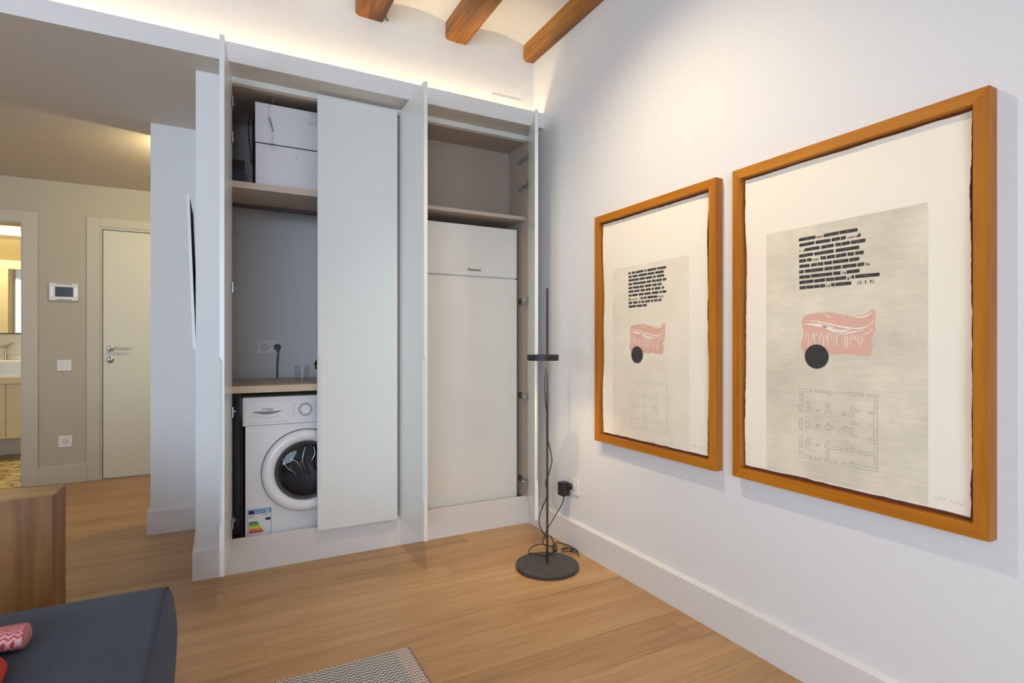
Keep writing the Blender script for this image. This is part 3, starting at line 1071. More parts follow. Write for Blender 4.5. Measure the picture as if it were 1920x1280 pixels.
obj('glass_bowl', lathe(nb(), (CX, FY, CZ), (0, -1, 0), [(0.135, 0.004), (0.120, -0.03), (0.105, -0.055), (0.07, -0.068), (0.0, -0.07)], 48), M['door_glass'], wd, sm=60)
dm = obj('drum', lathe(nb(), (CX, FY, CZ), (0, -1, 0), [(0.170, -0.002), (0.150, -0.03), (0.155, -0.06), (0.235, -0.075), (0.235, -0.40), (0.05, -0.43), (0, -0.43)], 64), M['drum'], wm, sm=40)
for pp_ in ([(-0.105, 0.05), (-0.085, 0.0), (-0.045, -0.035), (-0.03, -0.085)], [(-0.065, 0.045), (-0.03, 0.02), (-0.005, -0.03), (0.0, -0.085)], [(0.01, 0.10), (-0.003, 0.04), (0.005, 0.0), (0.03, -0.06)], [(0.055, 0.10), (0.06, 0.055), (0.045, 0.02), (0.07, -0.035)]):
    obj('drum_fin_glint', tube(nb(), [(CX + a, FY + 0.105, CZ + b) for a, b in pp_], lambda s: 0.006 + 0.006 * math.sin(PI * s), 10, 6), M['steel'], dm, sm=60)  # steel tubes added for drum fins and bright reflections in the porthole
for i in range(3):
    a = PI / 2 + 0.5 + i * 2 * PI / 3
    p = [Vector((CX + math.cos(a) * 0.225, FY + 0.09, CZ + math.sin(a) * 0.225)), Vector((CX + math.cos(a) * 0.20, FY + 0.22, CZ + math.sin(a) * 0.20)), Vector((CX + math.cos(a) * 0.225, FY + 0.38, CZ + math.sin(a) * 0.225))]
    obj('drum_paddle', tube(nb(), p, lambda s: 0.022 + 0.012 * math.sin(PI * s), 10, 6), M['steel'], dm, sm=60)
lb = obj('energy_sticker', B(0.116, 0.226, FY - 0.0008, FY, 0.12, 0.293), M['label_white'], wm)
yy = FY - 0.0016
obj('sticker_flag', B(0.121, 0.148, yy, FY - 0.0008, 0.263, 0.283), M['blue_dark'], lb)
bm = nb()
box(bm, 0.150, 0.223, yy, FY - 0.0008, 0.263, 0.283)
box(bm, 0.1165, 0.1185, yy, FY - 0.0008, 0.12, 0.289)
box(bm, 0.2235, 0.2255, yy, FY - 0.0008, 0.12, 0.289)
box(bm, 0.1165, 0.2255, yy, FY - 0.0008, 0.286, 0.289)
obj('sticker_band', bm, M['blue_light'], lb)
obj('lettering', text_bm('ENERG', 0.014, lambda u, v, d: (0.153 + u, yy - d, 0.268 + v), width=0.040), M['label_white'], lb)
bm = nb()
for i in range(2):
    for j in range(2):
        box(bm, 0.199 + i * 0.010, 0.206 + i * 0.010, yy - 0.0005, yy, 0.2655 + j * 0.0085, 0.2715 + j * 0.0085)
obj('sticker_marks', bm, M['label_white'], lb)
bm = nb()
lathe(bm, (0.126, yy + 0.0006, 0.251), (0, -1, 0), [(0, 0.0006), (0.0035, 0.0006), (0.0035, 0)], 12)
box(bm, 0.132, 0.146, yy, FY - 0.0008, 0.249, 0.253)
box(bm, 0.182, 0.213, yy, FY - 0.0008, 0.254, 0.2565)
obj('sticker_small_print', bm, M['grey_line'], lb)
obj('sticker_rating_arrow', poly_prism(nb(), [(0.196, yy, 0.2335), (0.203, yy, 0.2265), (0.222, yy, 0.2265), (0.222, yy, 0.2405), (0.203, yy, 0.2405)], (0, 0.0008, 0)), M['ink'], lb)
for i, k in enumerate(('g1', 'g2', 'g3', 'g4', 'g5', 'g6', 'g7')):
    zt = 0.2265 - i * 0.0083
    xe = 0.160 + i * 0.0045
    obj('sticker_bar', poly_prism(nb(), [(0.1225, yy, zt), (xe, yy, zt), (xe + 0.004, yy, zt - 0.0034), (xe, yy, zt - 0.0068), (0.1225, yy, zt - 0.0068)], (0, 0.0008, 0)), M[k], lb)

# things in the laundry cupboard
ct = thing('carton', 'lower white carton on the shelf of the laundry cupboard', 'box', (0.33, 3.15, 1.914), 'white cartons on the cupboard shelf')
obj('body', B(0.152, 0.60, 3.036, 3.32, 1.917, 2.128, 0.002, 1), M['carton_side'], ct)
obj('front_face', B(0.153, 0.599, 3.032, 3.036, 1.923, 2.127), M['carton'], ct)
bm = nb()
lathe(bm, (0.345, 3.032, 2.075), (0, -1, 0), [(0, 0.0005), (0.003, 0.0005), (0.003, 0)], 10)
obj('printed_dot', bm, M['grey_line'], ct)
ct = thing('carton', 'upper white carton with small printed lines, stacked in the laundry cupboard', 'box', (0.33, 3.15, 2.131), 'white cartons on the cupboard shelf')
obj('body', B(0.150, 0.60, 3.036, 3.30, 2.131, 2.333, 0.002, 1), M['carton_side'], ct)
obj('front_face', B(0.151, 0.599, 3.032, 3.036, 2.133, 2.332), M['carton'], ct)
bm = nb()
for i, (a, wdt) in enumerate(((0.408, 0.09), (0.416, 0.08), (0.422, 0.07), (0.432, 0.07), (0.414, 0.09), (0.404, 0.10), (0.424, 0.06))):
    box(bm, a, a + wdt, 3.0312, 3.032, 2.322 - i * 0.0105, 2.324 - i * 0.0105)
obj('printed_lines', bm, M['grey_line'], ct)
bag = thing('plastic_strap', 'crumpled clear plastic strap hanging over the upper white carton', 'strap', (0.22, 3.03, 2.2))
pts = [(0.236, 3.0245, 2.345), (0.222, 3.0245, 2.331), (0.212, 3.024, 2.30), (0.214, 3.024, 2.26), (0.226, 3.024, 2.21), (0.232, 3.024, 2.18), (0.228, 3.024, 2.14), (0.236, 3.024, 2.105)]
obj('strap', tube(nb(), pts, lambda s: 0.004 + 0.003 * math.sin(9 * s) ** 2, 6, 6), M['clear'], bag, sm=50)
obj('dark_fold', tube(nb(), [(0.214, 3.022, 2.262), (0.222, 3.020, 2.235), (0.233, 3.022, 2.195)], 0.0022, 6, 4), M['grey_cord'], bag)
obj('crumpled_end', tube(nb(), [(0.190, 3.022, 2.112), (0.205, 3.022, 2.128), (0.222, 3.020, 2.118), (0.236, 3.022, 2.136), (0.244, 3.021, 2.112), (0.232, 3.022, 2.098), (0.222, 3.022, 2.108)], 0.004, 6, 4), M['clear'], bag, sm=50)
obj('tape_tail', B(0.228, 0.240, 3.022, 3.026, 2.340, 2.366), M['brown'], bag)
dk = thing('brown_box', 'small brown box at the back of the laundry shelf, left of the cartons', 'box', (0.08, 3.3, 1.914))
obj('body', B(0.045, 0.110, 3.27, 3.32, 1.914, 2.055), M['grey_cord'], dk)
obj('lid', B(0.043, 0.112, 3.265, 3.322, 2.055, 2.098), M['brown'], dk)
cb = thing('hanging_cable', 'thin dark cable hanging left of the white cartons', 'cable', (0.13, 3.05, 2.0))
obj('cable', tube(nb(), [(0.130, 3.10, 2.285), (0.124, 3.09, 2.24), (0.124, 3.09, 2.17), (0.133, 3.09, 2.10), (0.138, 3.09, 2.03)], 0.003, 6), M['cord'], cb)

pg = thing('power_plug', 'dark grey plug and cord in the double socket above the worktop', 'plug', (0.302, 3.60, 1.10))
obj('plug_head', lathe(nb(), (0.302, 3.609, 1.098), (0, -1, 0), [(0, 0), (0.019, 0), (0.019, 0.016), (0.014, 0.030), (0, 0.034)], 24), M['grey_cord'], pg, sm=40)
obj('cord', tube(nb(), [(0.302, 3.585, 1.098), (0.303, 3.580, 1.06), (0.300, 3.580, 1.02), (0.298, 3.585, 0.97), (0.299, 3.59, 0.912)], lambda s: 0.0085 - 0.004 * min(1, s * 4), 8), M['grey_cord'], pg, sm=60)

cup = thing('measuring_cup', 'clear plastic cup standing on the worktop', 'cup', (0.404, 3.30, 0.911))
obj('wall', lathe(nb(), (0.404, 3.30, 0.911), (0, 0, 1), [(0, 0.002), (0.034, 0.002), (0.043, 0.085), (0.041, 0.085), (0.032, 0.004), (0, 0.004)], 32), M['clear'], cup, sm=40)
obj('spout', poly_prism(nb(), [(0.447, 3.29, 0.996), (0.457, 3.30, 0.998), (0.447, 3.31, 0.996), (0.445, 3.30, 0.978)], (-0.002, 0, 0)), M['clear'], cup)

ir = thing('clothes_iron', 'steam iron standing upright on the worktop behind the closed door', 'iron', (0.53, 3.20, 0.911))
sole = [(0.0, 0.165), (-0.022, 0.14), (-0.042, 0.09), (-0.05, 0.03), (-0.048, 0.0), (0.048, 0.0), (0.05, 0.03), (0.042, 0.09), (0.022, 0.14)]
bm = poly_prism(nb(), [(0.478 + 0.035 * (h / 0.165), 3.20 + s, 0.914 + h) for s, h in sole], (0.006, 0, 0))
obj('soleplate', bm, M['steel'], ir)
bm = nb()
rings = []
for k, (off, sc_) in enumerate(((0.006, 1.0), (0.02, 0.98), (0.045, 0.85), (0.06, 0.6))):
    rings.append([bm.verts.new((0.478 + off + 0.035 * (h / 0.165), 3.20 + s * sc_, 0.914 + h * (0.97 if k else 1) * (1 - 0.1 * k))) for s, h in sole])
for p, q in zip(rings, rings[1:]):
    for i in range(len(p)):
        j = (i + 1) % len(p)
        bm.faces.new((p[i], p[j], q[j], q[i]))
bm.faces.new(rings[0])
bm.faces.new(rings[-1])
obj('body', bm, M['plastic'], ir, sm=50)
obj('handle', tube(nb(), [(0.535, 3.20, 0.925), (0.590, 3.20, 0.94), (0.60, 3.20, 0.99), (0.58, 3.20, 1.045), (0.53, 3.20, 1.05)], 0.013, 10), M['black'], ir, sm=60)
obj('nose_guard', tube(nb(), [(0.462, 3.20, 1.000), (0.472, 3.205, 1.022), (0.486, 3.20, 1.040), (0.500, 3.20, 1.075)], lambda s: 0.009 - 0.004 * s, 8), M['black'], ir, sm=60)
obj('water_tank', lathe(nb(), (0.474, 3.20, 0.985), (-1, 0, 0.2), [(0, 0.016), (0.008, 0.014), (0.012, 0.0)], 16), M['black'], ir, sm=60)

# ------------------------------------------------------------------ framed prints
ROWS_A = [(0.837, [(0.251, 0.309), (0.337, 0.385), (0.387, 0.442)]),
 (0.819, [(0.253, 0.305), (0.309, 0.358), (0.362, 0.389), (0.391, 0.407), (0.443, 0.451)]),
 (0.801, [(0.272, 0.323), (0.328, 0.369), (0.374, 0.392), (0.394, 0.419), (0.422, 0.465)]),
 (0.783, [(0.252, 0.301), (0.305, 0.369), (0.375, 0.447)]),
 (0.766, [(0.252, 0.277), (0.28, 0.296), (0.326, 0.344), (0.347, 0.373), (0.376, 0.408), (0.412, 0.431), (0.435, 0.46)]),
 (0.748, [(0.253, 0.289), (0.294, 0.314), (0.316, 0.335), (0.338, 0.363), (0.366, 0.415), (0.418, 0.447)]),
 (0.730, [(0.252, 0.268), (0.272, 0.335), (0.339, 0.365), (0.367, 0.392), (0.396, 0.439), (0.442, 0.461)]),
 (0.712, [(0.253, 0.291), (0.294, 0.364), (0.367, 0.39), (0.409, 0.448)]),
 (0.695, [(0.253, 0.302), (0.305, 0.341), (0.344, 0.37), (0.372, 0.408), (0.424, 0.432), (0.435, 0.505)]),
 (0.677, [(0.254, 0.276), (0.278, 0.303), (0.305, 0.323), (0.325, 0.341), (0.36, 0.372), (0.374, 0.423)])]
TEXT_A = [('del', 0.313, 0.837, 0.021), ('carn', 0.412, 0.819, 0.030), ('i s', 0.254, 0.801, 0.017), ('ser', 0.301, 0.766, 0.021),
          ('la', 0.465, 0.730, 0.012), ('lo', 0.395, 0.712, 0.012), ('gi', 0.411, 0.695, 0.011), ('ca', 0.344, 0.677, 0.013), ('(2 5 9)', 0.442, 0.677, 0.047)]
ROWS_B = [(0.823, [(0.236, 0.253), (0.26, 0.285), (0.29, 0.34), (0.347, 0.361), (0.367, 0.423), (0.429, 0.444), (0.446, 0.485)]),
 (0.806, [(0.237, 0.259), (0.265, 0.301), (0.308, 0.365), (0.37, 0.413), (0.418, 0.47)]),
 (0.789, [(0.237, 0.311), (0.315, 0.351), (0.357, 0.398), (0.404, 0.421), (0.428, 0.473)]),
 (0.771, [(0.237, 0.262), (0.268, 0.356), (0.362, 0.391), (0.397, 0.421), (0.424, 0.459), (0.465, 0.486)]),
 (0.753, [(0.238, 0.263), (0.268, 0.312), (0.315, 0.344), (0.35, 0.393), (0.399, 0.428), (0.433, 0.457)]),
 (0.736, [(0.238, 0.274), (0.279, 0.314), (0.321, 0.352), (0.358, 0.388), (0.394, 0.408), (0.414, 0.45), (0.458, 0.473)]),
 (0.718, [(0.238, 0.259), (0.264, 0.301), (0.308, 0.341), (0.347, 0.39), (0.397, 0.438), (0.445, 0.459), (0.463, 0.486)]),
 (0.700, [(0.238, 0.247), (0.321, 0.337), (0.342, 0.362), (0.368, 0.431)]),
 (0.683, [(0.238, 0.263), (0.27, 0.301), (0.308, 0.321), (0.327, 0.347), (0.353, 0.383), (0.389, 0.404), (0.41, 0.431), (0.437, 0.456)]),
 (0.666, [(0.239, 0.29), (0.295, 0.332), (0.337, 0.363)])]
TEXT_B = [('botiner i', 0.253, 0.700, 0.062), ('legis', 0.437, 0.700, 0.033)]
MEAT = [(0.259, 0.565), (0.272, 0.586), (0.308, 0.59), (0.346, 0.592), (0.378, 0.586), (0.422, 0.577), (0.455, 0.577), (0.472, 0.584), (0.486, 0.595), (0.494, 0.588), (0.494, 0.569), (0.491, 0.544), (0.495, 0.534), (0.486, 0.513), (0.48, 0.499), (0.488, 0.484), (0.482, 0.469), (0.48, 0.456), (0.443, 0.456), (0.417, 0.461), (0.382, 0.458), (0.355, 0.459), (0.318, 0.463), (0.269, 0.457), (0.263, 0.473), (0.258, 0.485), (0.265, 0.509), (0.268, 0.532), (0.264, 0.556)]
PLAN = [[(0.296, 0.342), (0.255, 0.343), (0.254, 0.305), (0.264, 0.306), (0.265, 0.334), (0.278, 0.334), (0.278, 0.331), (0.284, 0.331), (0.284, 0.334), (0.296, 0.334)], [(0.306, 0.342), (0.365, 0.341), (0.365, 0.336), (0.358, 0.336), (0.358, 0.329), (0.352, 0.328), (0.352, 0.336), (0.306, 0.336)], [(0.376, 0.341), (0.46, 0.342), (0.46, 0.335), (0.434, 0.334), (0.434, 0.329), (0.426, 0.329), (0.426, 0.334), (0.376, 0.336)], [(0.47, 0.341), (0.498, 0.34), (0.498, 0.187), (0.498, 0.115), (0.396, 0.116), (0.396, 0.123), (0.422, 0.124), (0.422, 0.128), (0.432, 0.129), (0.432, 0.125), (0.491, 0.124), (0.491, 0.16), (0.444, 0.16), (0.444, 0.168), (0.49, 0.169), (0.49, 0.207), (0.482, 0.205), (0.475, 0.206), (0.477, 0.213), (0.488, 0.216), (0.489, 0.246), (0.476, 0.244), (0.476, 0.252), (0.488, 0.252), (0.489, 0.283), (0.476, 0.285), (0.477, 0.288), (0.491, 0.29), (0.491, 0.334), (0.47, 0.334)], [(0.254, 0.291), (0.263, 0.292), (0.263, 0.267), (0.254, 0.266)], [(0.254, 0.242), (0.262, 0.243), (0.262, 0.209), (0.254, 0.208)], [(0.253, 0.183), (0.262, 0.185), (0.262, 0.149), (0.253, 0.148)], [(0.254, 0.136), (0.262, 0.137), (0.263, 0.124), (0.294, 0.124), (0.293, 0.115), (0.254, 0.115)], [(0.279, 0.299), (0.287, 0.3), (0.286, 0.279), (0.293, 0.278), (0.293, 0.272), (0.279, 0.271)], [(0.279, 0.236), (0.285, 0.236), (0.285, 0.232), (0.292, 0.231), (0.292, 0.224), (0.286, 0.222), (0.285, 0.215), (0.277, 0.216), (0.277, 0.223), (0.275, 0.224), (0.275, 0.231), (0.279, 0.231)], [(0.28, 0.18), (0.286, 0.18), (0.285, 0.172), (0.292, 0.171), (0.292, 0.164), (0.284, 0.158), (0.275, 0.159), (0.275, 0.168), (0.278, 0.171)], [(0.313, 0.278), (0.323, 0.278), (0.323, 0.273), (0.313, 0.273)], [(0.312, 0.23), (0.322, 0.23), (0.322, 0.224), (0.312, 0.223)], [(0.311, 0.168), (0.322, 0.168), (0.321, 0.161), (0.311, 0.161)], [(0.306, 0.123), (0.326, 0.124), (0.326, 0.116), (0.306, 0.115)], [(0.344, 0.298), (0.355, 0.301), (0.355, 0.279), (0.364, 0.279), (0.364, 0.272), (0.341, 0.271), (0.341, 0.277), (0.347, 0.278), (0.347, 0.292)], [(0.348, 0.238), (0.355, 0.239), (0.355, 0.232), (0.364, 0.232), (0.364, 0.223), (0.355, 0.222), (0.355, 0.216), (0.347, 0.215), (0.347, 0.222), (0.341, 0.223), (0.341, 0.229), (0.348, 0.231)], [(0.346, 0.182), (0.353, 0.183), (0.353, 0.169), (0.392, 0.168), (0.391, 0.16), (0.353, 0.159), (0.354, 0.122), (0.377, 0.122), (0.376, 0.115), (0.341, 0.115), (0.341, 0.123), (0.347, 0.122), (0.347, 0.161), (0.34, 0.161), (0.34, 0.169), (0.346, 0.169)], [(0.424, 0.299), (0.432, 0.298), (0.432, 0.292), (0.445, 0.291), (0.444, 0.285), (0.432, 0.284), (0.43, 0.269), (0.396, 0.27), (0.396, 0.278), (0.402, 0.279), (0.402, 0.275), (0.424, 0.276)], [(0.423, 0.255), (0.434, 0.254), (0.434, 0.25), (0.444, 0.25), (0.443, 0.245), (0.423, 0.245)], [(0.402, 0.236), (0.41, 0.236), (0.41, 0.229), (0.423, 0.23), (0.423, 0.234), (0.43, 0.233), (0.43, 0.214), (0.444, 0.213), (0.443, 0.205), (0.422, 0.206), (0.422, 0.222), (0.409, 0.222), (0.402, 0.223), (0.402, 0.225), (0.395, 0.226), (0.395, 0.231), (0.402, 0.231)], [(0.407, 0.169), (0.422, 0.169), (0.423, 0.174), (0.432, 0.175), (0.431, 0.16), (0.407, 0.16)]]
FZ, FW, FH = 0.628, 0.774, 1.132


def make_print(label, yl, rows, texts, pull, faint, lines_mat, line_w, seed, paper_lrbt):
    """pull: (ds, dh) shift of figure and plan; yl: far end of the frame"""
    t = thing('framed_print', label, 'framed print', (XR, yl - FW / 2, FZ), 'framed prints on the right wall')
    xw, xf = XR, 1.680
    fw = 0.035

    def wp(s, h, x):
        return (x, yl - s, FZ + h)
    mem = {'frame_rail': [((0, FH), (FW, FH), (FW - fw, FH - fw), (fw, FH - fw)), ((0, 0), (FW, 0), (FW - fw, fw), (fw, fw))],
           'frame_stile': [((0, 0), (0, FH), (fw, FH - fw), (fw, fw)), ((FW, 0), (FW, FH), (FW - fw, FH - fw), (FW - fw, fw))]}
    for nm, lst in mem.items():
        for q in lst:
            bm = poly_prism(nb(), [wp(a, b, xf) for a, b in q], (xw - xf - 0.0005, 0, 0))
            bmesh.ops.bevel(bm, geom=list(bm.edges), offset=0.0009, segments=1, affect='EDGES')
            obj(nm, bm, M['frame_y' if nm == 'frame_rail' else 'frame_z'], t, origin=wp(q[0][0], q[0][1], xf))
    obj('backing_board', B(xw - 0.008, xw - 0.004, yl - FW + 0.02, yl - 0.02, FZ + 0.02, FZ + FH - 0.02), M['gap_shade'], t)
    l_, r_, b_, t_ = paper_lrbt

    def warp(s, h):
        e = 0.0
        for d, sd in ((s - l_, 1), (r_ - s, 2)):
            if d < 0.10:
                e += (1 - max(d, 0) / 0.10) ** 2 * (0.0035 * math.sin(h * 7 + seed + sd * 2) + 0.002 * math.sin(h * 17 + sd))
        return 1.7035 + e

    def sheet(s, h, lift):
        return (warp(s, h) - lift, yl - s, FZ + h)
    bm = nb()
    NSX, NH = 26, 90
    g = []
    for i in range(NSX + 1):
        col = []
        for j in range(NH + 1):
            s, h = l_ + (r_ - l_) * i / NSX, b_ + (t_ - b_) * j / NH
            if i in (0, NSX):
                s += 0.0022 * noise.noise(Vector((seed, h * 60, i))) + 0.003 * noise.noise(Vector((seed, h * 9, i)))
            if j in (0, NH):
                h += 0.0022 * noise.noise(Vector((seed, s * 60, j))) + 0.0025 * noise.noise(Vector((seed, s * 9, j)))
            col.append(bm.verts.new(sheet(s, h, 0)))
        g.append(col)
    for i in range(NSX):
        for j in range(NH):
            bm.faces.new((g[i][j], g[i + 1][j], g[i + 1][j + 1], g[i][j + 1]))
    r = bmesh.ops.extrude_face_region(bm, geom=list(bm.faces))
    bmesh.ops.translate(bm, verts=[v for v in r['geom'] if isinstance(v, bmesh.types.BMVert)], vec=(0.0006, 0, 0))
    pp = obj('paper', bm, M['paper'], t, sm=50)
    # plate tone, down to the foot of the sheet
    bm = nb()
    pl, pr, pt = 0.127 - 0.011 * (seed > 5), 0.629 - 0.014 * (seed > 5), 0.877 - 0.021 * (seed > 5)
    cols = []
    for i in range(11):
        s = pl + (pr - pl) * i / 10
        cols.append([bm.verts.new(sheet(s, h, 0.0007)) for h in (b_ + 0.004, pt)])
    for a, b in zip(cols, cols[1:]):
        bm.faces.new((a[0], b[0], b[1], a[1]))
    obj('plate_tone', bm, M['plate_tone_faint' if faint else 'plate_tone'], pp)

    def flat(bm, pts, lift, th=0.0003):
        poly_prism(bm, [sheet(s, h, lift) for s, h in pts], (th, 0, 0))
    bm = nb()
    hh = 0.0052
    rnd = random.Random(seed)
    for h, bars in rows:
        for a, b in bars:
            sk = rnd.uniform(-0.0006, 0.0006)
            flat(bm, [(a, h - hh - sk), (b, h - hh + sk), (b, h + hh + sk), (a, h + hh - sk)], 0.0012)
    obj('struck_out_words', bm, M['ink'], pp)
    # pale letter traces on the bars
    bm = nb()
    for h, bars in rows:
        for a, b in bars:
            m_ = (a + b) / 2
            n_ = max(1, int((b - a) / 0.02))
            for i in range(n_):
                c = m_ + (i - (n_ - 1) / 2) * 0.007 + rnd.uniform(-0.002, 0.002)
                flat(bm, [(c - 0.0022, h - 0.001), (c + 0.0022, h - 0.0004), (c + 0.0022, h + 0.0006), (c - 0.0022, h + 0.0002)], 0.0016)
    obj('word_traces', bm, M['pencil'], pp)
    bm = nb()
    for body, s, h, wdt in texts:
        tb_ = text_bm(body, 0.0125, lambda u, v, d: sheet(s + u, h - 0.005 + v, 0.0012 + d), 0.0003, spacing=1.35, width=wdt, bold=0.0003)
        me = bpy.data.meshes.new('tmp')
        tb_.to_mesh(me)
        tb_.free()
        bm.from_mesh(me)
        bpy.data.meshes.remove(me)
    obj('lettering', bm, M['letter'], pp)
    ds, dh = pull
    bm = nb()
    dense = []
    for i in range(len(MEAT)):
        a, b = MEAT[i], MEAT[(i + 1) % len(MEAT)]
        for k in range(4):
            s, h = a[0] + (b[0] - a[0]) * k / 4, a[1] + (b[1] - a[1]) * k / 4
            dense.append((s + ds + 0.0016 * noise.noise(Vector((s * 170, h * 170, seed))), h + dh + 0.0016 * noise.noise(Vector((h * 170, s * 170, seed)))))
    flat(bm, dense, 0.0012)
    obj('pink_figure', bm, M['meat'], pp)
    # pale streaks in the figure
    bm = nb()

    def stroke(path, w0):
        P_ = catmull([(s, h, 0) for s, h in path], 5)
        L, R_ = [], []
        n_ = len(P_) - 1
        for i, p in enumerate(P_):
            d = (P_[min(i + 1, n_)] - P_[max(i - 1, 0)]).normalized()
            ww = w0 * math.sin(PI * (0.06 + 0.88 * i / n_)) * (1 + 0.5 * noise.noise(Vector((i * 0.8, seed, p.x * 90))))
            nrm = Vector((-d.y, d.x, 0)) * ww
            L.append(bm.verts.new(sheet(p.x + nrm.x + ds, p.y + nrm.y + dh, 0.0017)))
            R_.append(bm.verts.new(sheet(p.x - nrm.x + ds, p.y - nrm.y + dh, 0.0017)))
        for i in range(n_):
            bm.faces.new((L[i], L[i + 1], R_[i + 1], R_[i]))
    stroke([(0.262, 0.568), (0.30, 0.566), (0.345, 0.556), (0.39, 0.545), (0.44, 0.537), (0.475, 0.545), (0.492, 0.565)], 0.0024)
    stroke([(0.270, 0.556), (0.30, 0.554), (0.33, 0.549), (0.37, 0.541)], 0.0042)
    stroke([(0.335, 0.548), (0.36, 0.536), (0.395, 0.530), (0.42, 0.534)], 0.0045)
    stroke([(0.36, 0.529), (0.39, 0.521), (0.43, 0.527), (0.465, 0.533)], 0.0022)
    stroke([(0.42, 0.579), (0.45, 0.571), (0.475, 0.578), (0.489, 0.590)], 0.0022)
    stroke([(0.336, 0.590), (0.352, 0.578), (0.366, 0.573)], 0.0010)
    stroke([(0.44, 0.512), (0.465, 0.520), (0.489, 0.536)], 0.0015)
    for i in range(30):
        s = 0.278 + i * 0.0062 + rnd.uniform(-0.002, 0.002)
        top = 0.538 - 0.10 * max(0, (s - 0.29)) + rnd.uniform(-0.012, 0.004)
        ln = rnd.uniform(0.018, 0.062)
        stroke([(s, top), (s - 0.002, top - ln * 0.5), (s + rnd.uniform(-0.004, 0.002), max(0.462, top - ln))], rnd.uniform(0.0006, 0.0015))
    obj('pale_streaks', bm, M['paper'], pp)
    bm = nb()
    flat(bm, [(0.313 + ds + 0.040 * math.cos(2 * PI * i / 56), 0.450 + dh + 0.039 * math.sin(2 * PI * i / 56)) for i in range(56)], 0.0024)
    obj('black_disc', bm, M['ink'], pp)
    bm = nb()
    pdx, pdh, kx, kz = (0, 0, 1, 1) if not faint else (0.000, -0.022, 0.985, 0.985)
    for pg_ in PLAN:
        q = [Vector((0.254 + (s - 0.254) * kx + pdx, 0.342 + (h - 0.342) * kz + pdh, 0)) for s, h in pg_]
        for a, b in zip(q, q[1:] + q[:1]):
            d = (b - a)
            if d.length < 1e-6:
                continue
            d.normalize()
            nn = Vector((-d.y, d.x, 0)) * line_w
            a2, b2 = a - d * line_w, b + d * line_w
            vs_ = [bm.verts.new(sheet(v.x, v.y, 0.0012)) for v in (a2 + nn, a2 - nn, b2 - nn, b2 + nn)]
            bm.faces.new(vs_)
    obj('floor_plan_lines', bm, lines_mat, pp)
    bm = nb()
    for s, h in ((r_ - 0.085, b_ + 0.03), (r_ - 0.045, b_ + 0.028)):
        pts = [sheet(s + 0.03 * i / 6, h + 0.004 * math.sin(i * 2.1 + seed), 0.0012) for i in range(7)]
        tube(bm, pts, 0.0004, 5, 3)
    obj('pencil_signature', bm, M['pencil_soft'], pp)
    obj('glass_pane', B(1.6895, 1.6915, yl - FW + fw - 0.003, yl - fw + 0.003, FZ + fw - 0.003, FZ + FH - fw + 0.003), M['pane'], t)
    return t


make_print('framed print nearest the viewer, its grey plate tone and floor plan clearly drawn', 1.420, ROWS_A, TEXT_A, (0, 0), False, M['pencil'], 0.00045, 1.3,
           (0.041, 0.727, 0.047, 1.090))
make_print('framed print beside the floor lamp, with faint floor plan and cream ground', 2.272, ROWS_B, TEXT_B, (-0.015, -0.010), True, M['pencil_soft'], 0.0004, 7.7,
           (0.044, 0.716, 0.047, 1.090))

# ------------------------------------------------------------------ floor lamp
LX, LY = 1.446, 2.350
RT = Vector((math.cos(math.radians(27.93)), -math.sin(math.radians(27.93)), 0))
fl = thing('floor_lamp', 'slim black floor lamp with round stone base and small disc head', 'lamp', (LX, LY, 0))
obj('base', lathe(nb(), (LX - 0.004, LY - 0.006, 0), (0, 0, 1), [(0, 0.0005), (0.152, 0.0005), (0.157, 0.004), (0.158, 0.016), (0.155, 0.020), (0, 0.020)], 72), M['marble'], fl, sm=40)
obj('pole', lathe(nb(), (LX, LY, 0), (0, 0, 1), [(0, 0.019), (0.0052, 0.019), (0.0052, 1.395), (0.004, 1.397), (0, 1.397)], 16), M['black'], fl, sm=40)
hc = Vector((LX, LY, 1.050)) - RT * 0.022
hd = obj('head', lathe(nb(), hc, (0, 0, 1), [(0.074, -0.012), (0.079, -0.015), (0.080, 0.011), (0.077, 0.014), (0, 0.014)], 56), M['black'], fl, sm=40)
obj('diffuser', lathe(nb(), hc, (0, 0, 1), [(0, -0.0135), (0.073, -0.0135), (0.0735, -0.010), (0, -0.010)], 48), M['lamp_glow'], hd)


def lp(a, z, b=0.010):
    p = Vector((LX, LY, z)) + RT * a
    p += Vector((-0.468, -0.884, 0)) * b
    return p


pts = [lp(-0.003, 1.036), lp(-0.012, 0.95), lp(-0.014, 0.90), lp(-0.009, 0.824), lp(-0.002, 0.749), lp(0.001, 0.648), lp(0.012, 0.598), lp(0.0226, 0.535),
       lp(0.008, 0.472), lp(-0.0075, 0.428), lp(-0.003, 0.359), lp(-0.034, 0.277), lp(-0.041, 0.227), lp(-0.024, 0.175, 0), lp(0.0, 0.13, -0.06),
       (1.52, 2.50, 0.085), (1.580, 2.535, 0.075), (1.600, 2.530, 0.03)]
cd = obj('cord', tube(nb(), pts, 0.0026, 7, 6), M['cord'], fl, sm=60)
pts = [(1.598, 2.518, 0.018), (1.557, 2.523, 0.03), (1.535, 2.55, 0.034), (1.50, 2.56, 0.03), (1.457, 2.538, 0.028), (1.424, 2.496, 0.026), (1.455, 2.461, 0.024), (1.48, 2.425, 0.024), (1.529, 2.435, 0.024), (1.557, 2.466, 0.024), (1.585, 2.50, 0.016)]
obj('cord_loop', tube(nb(), pts, 0.0026, 7, 6), M['cord'], cd, sm=60)
bm = nb()
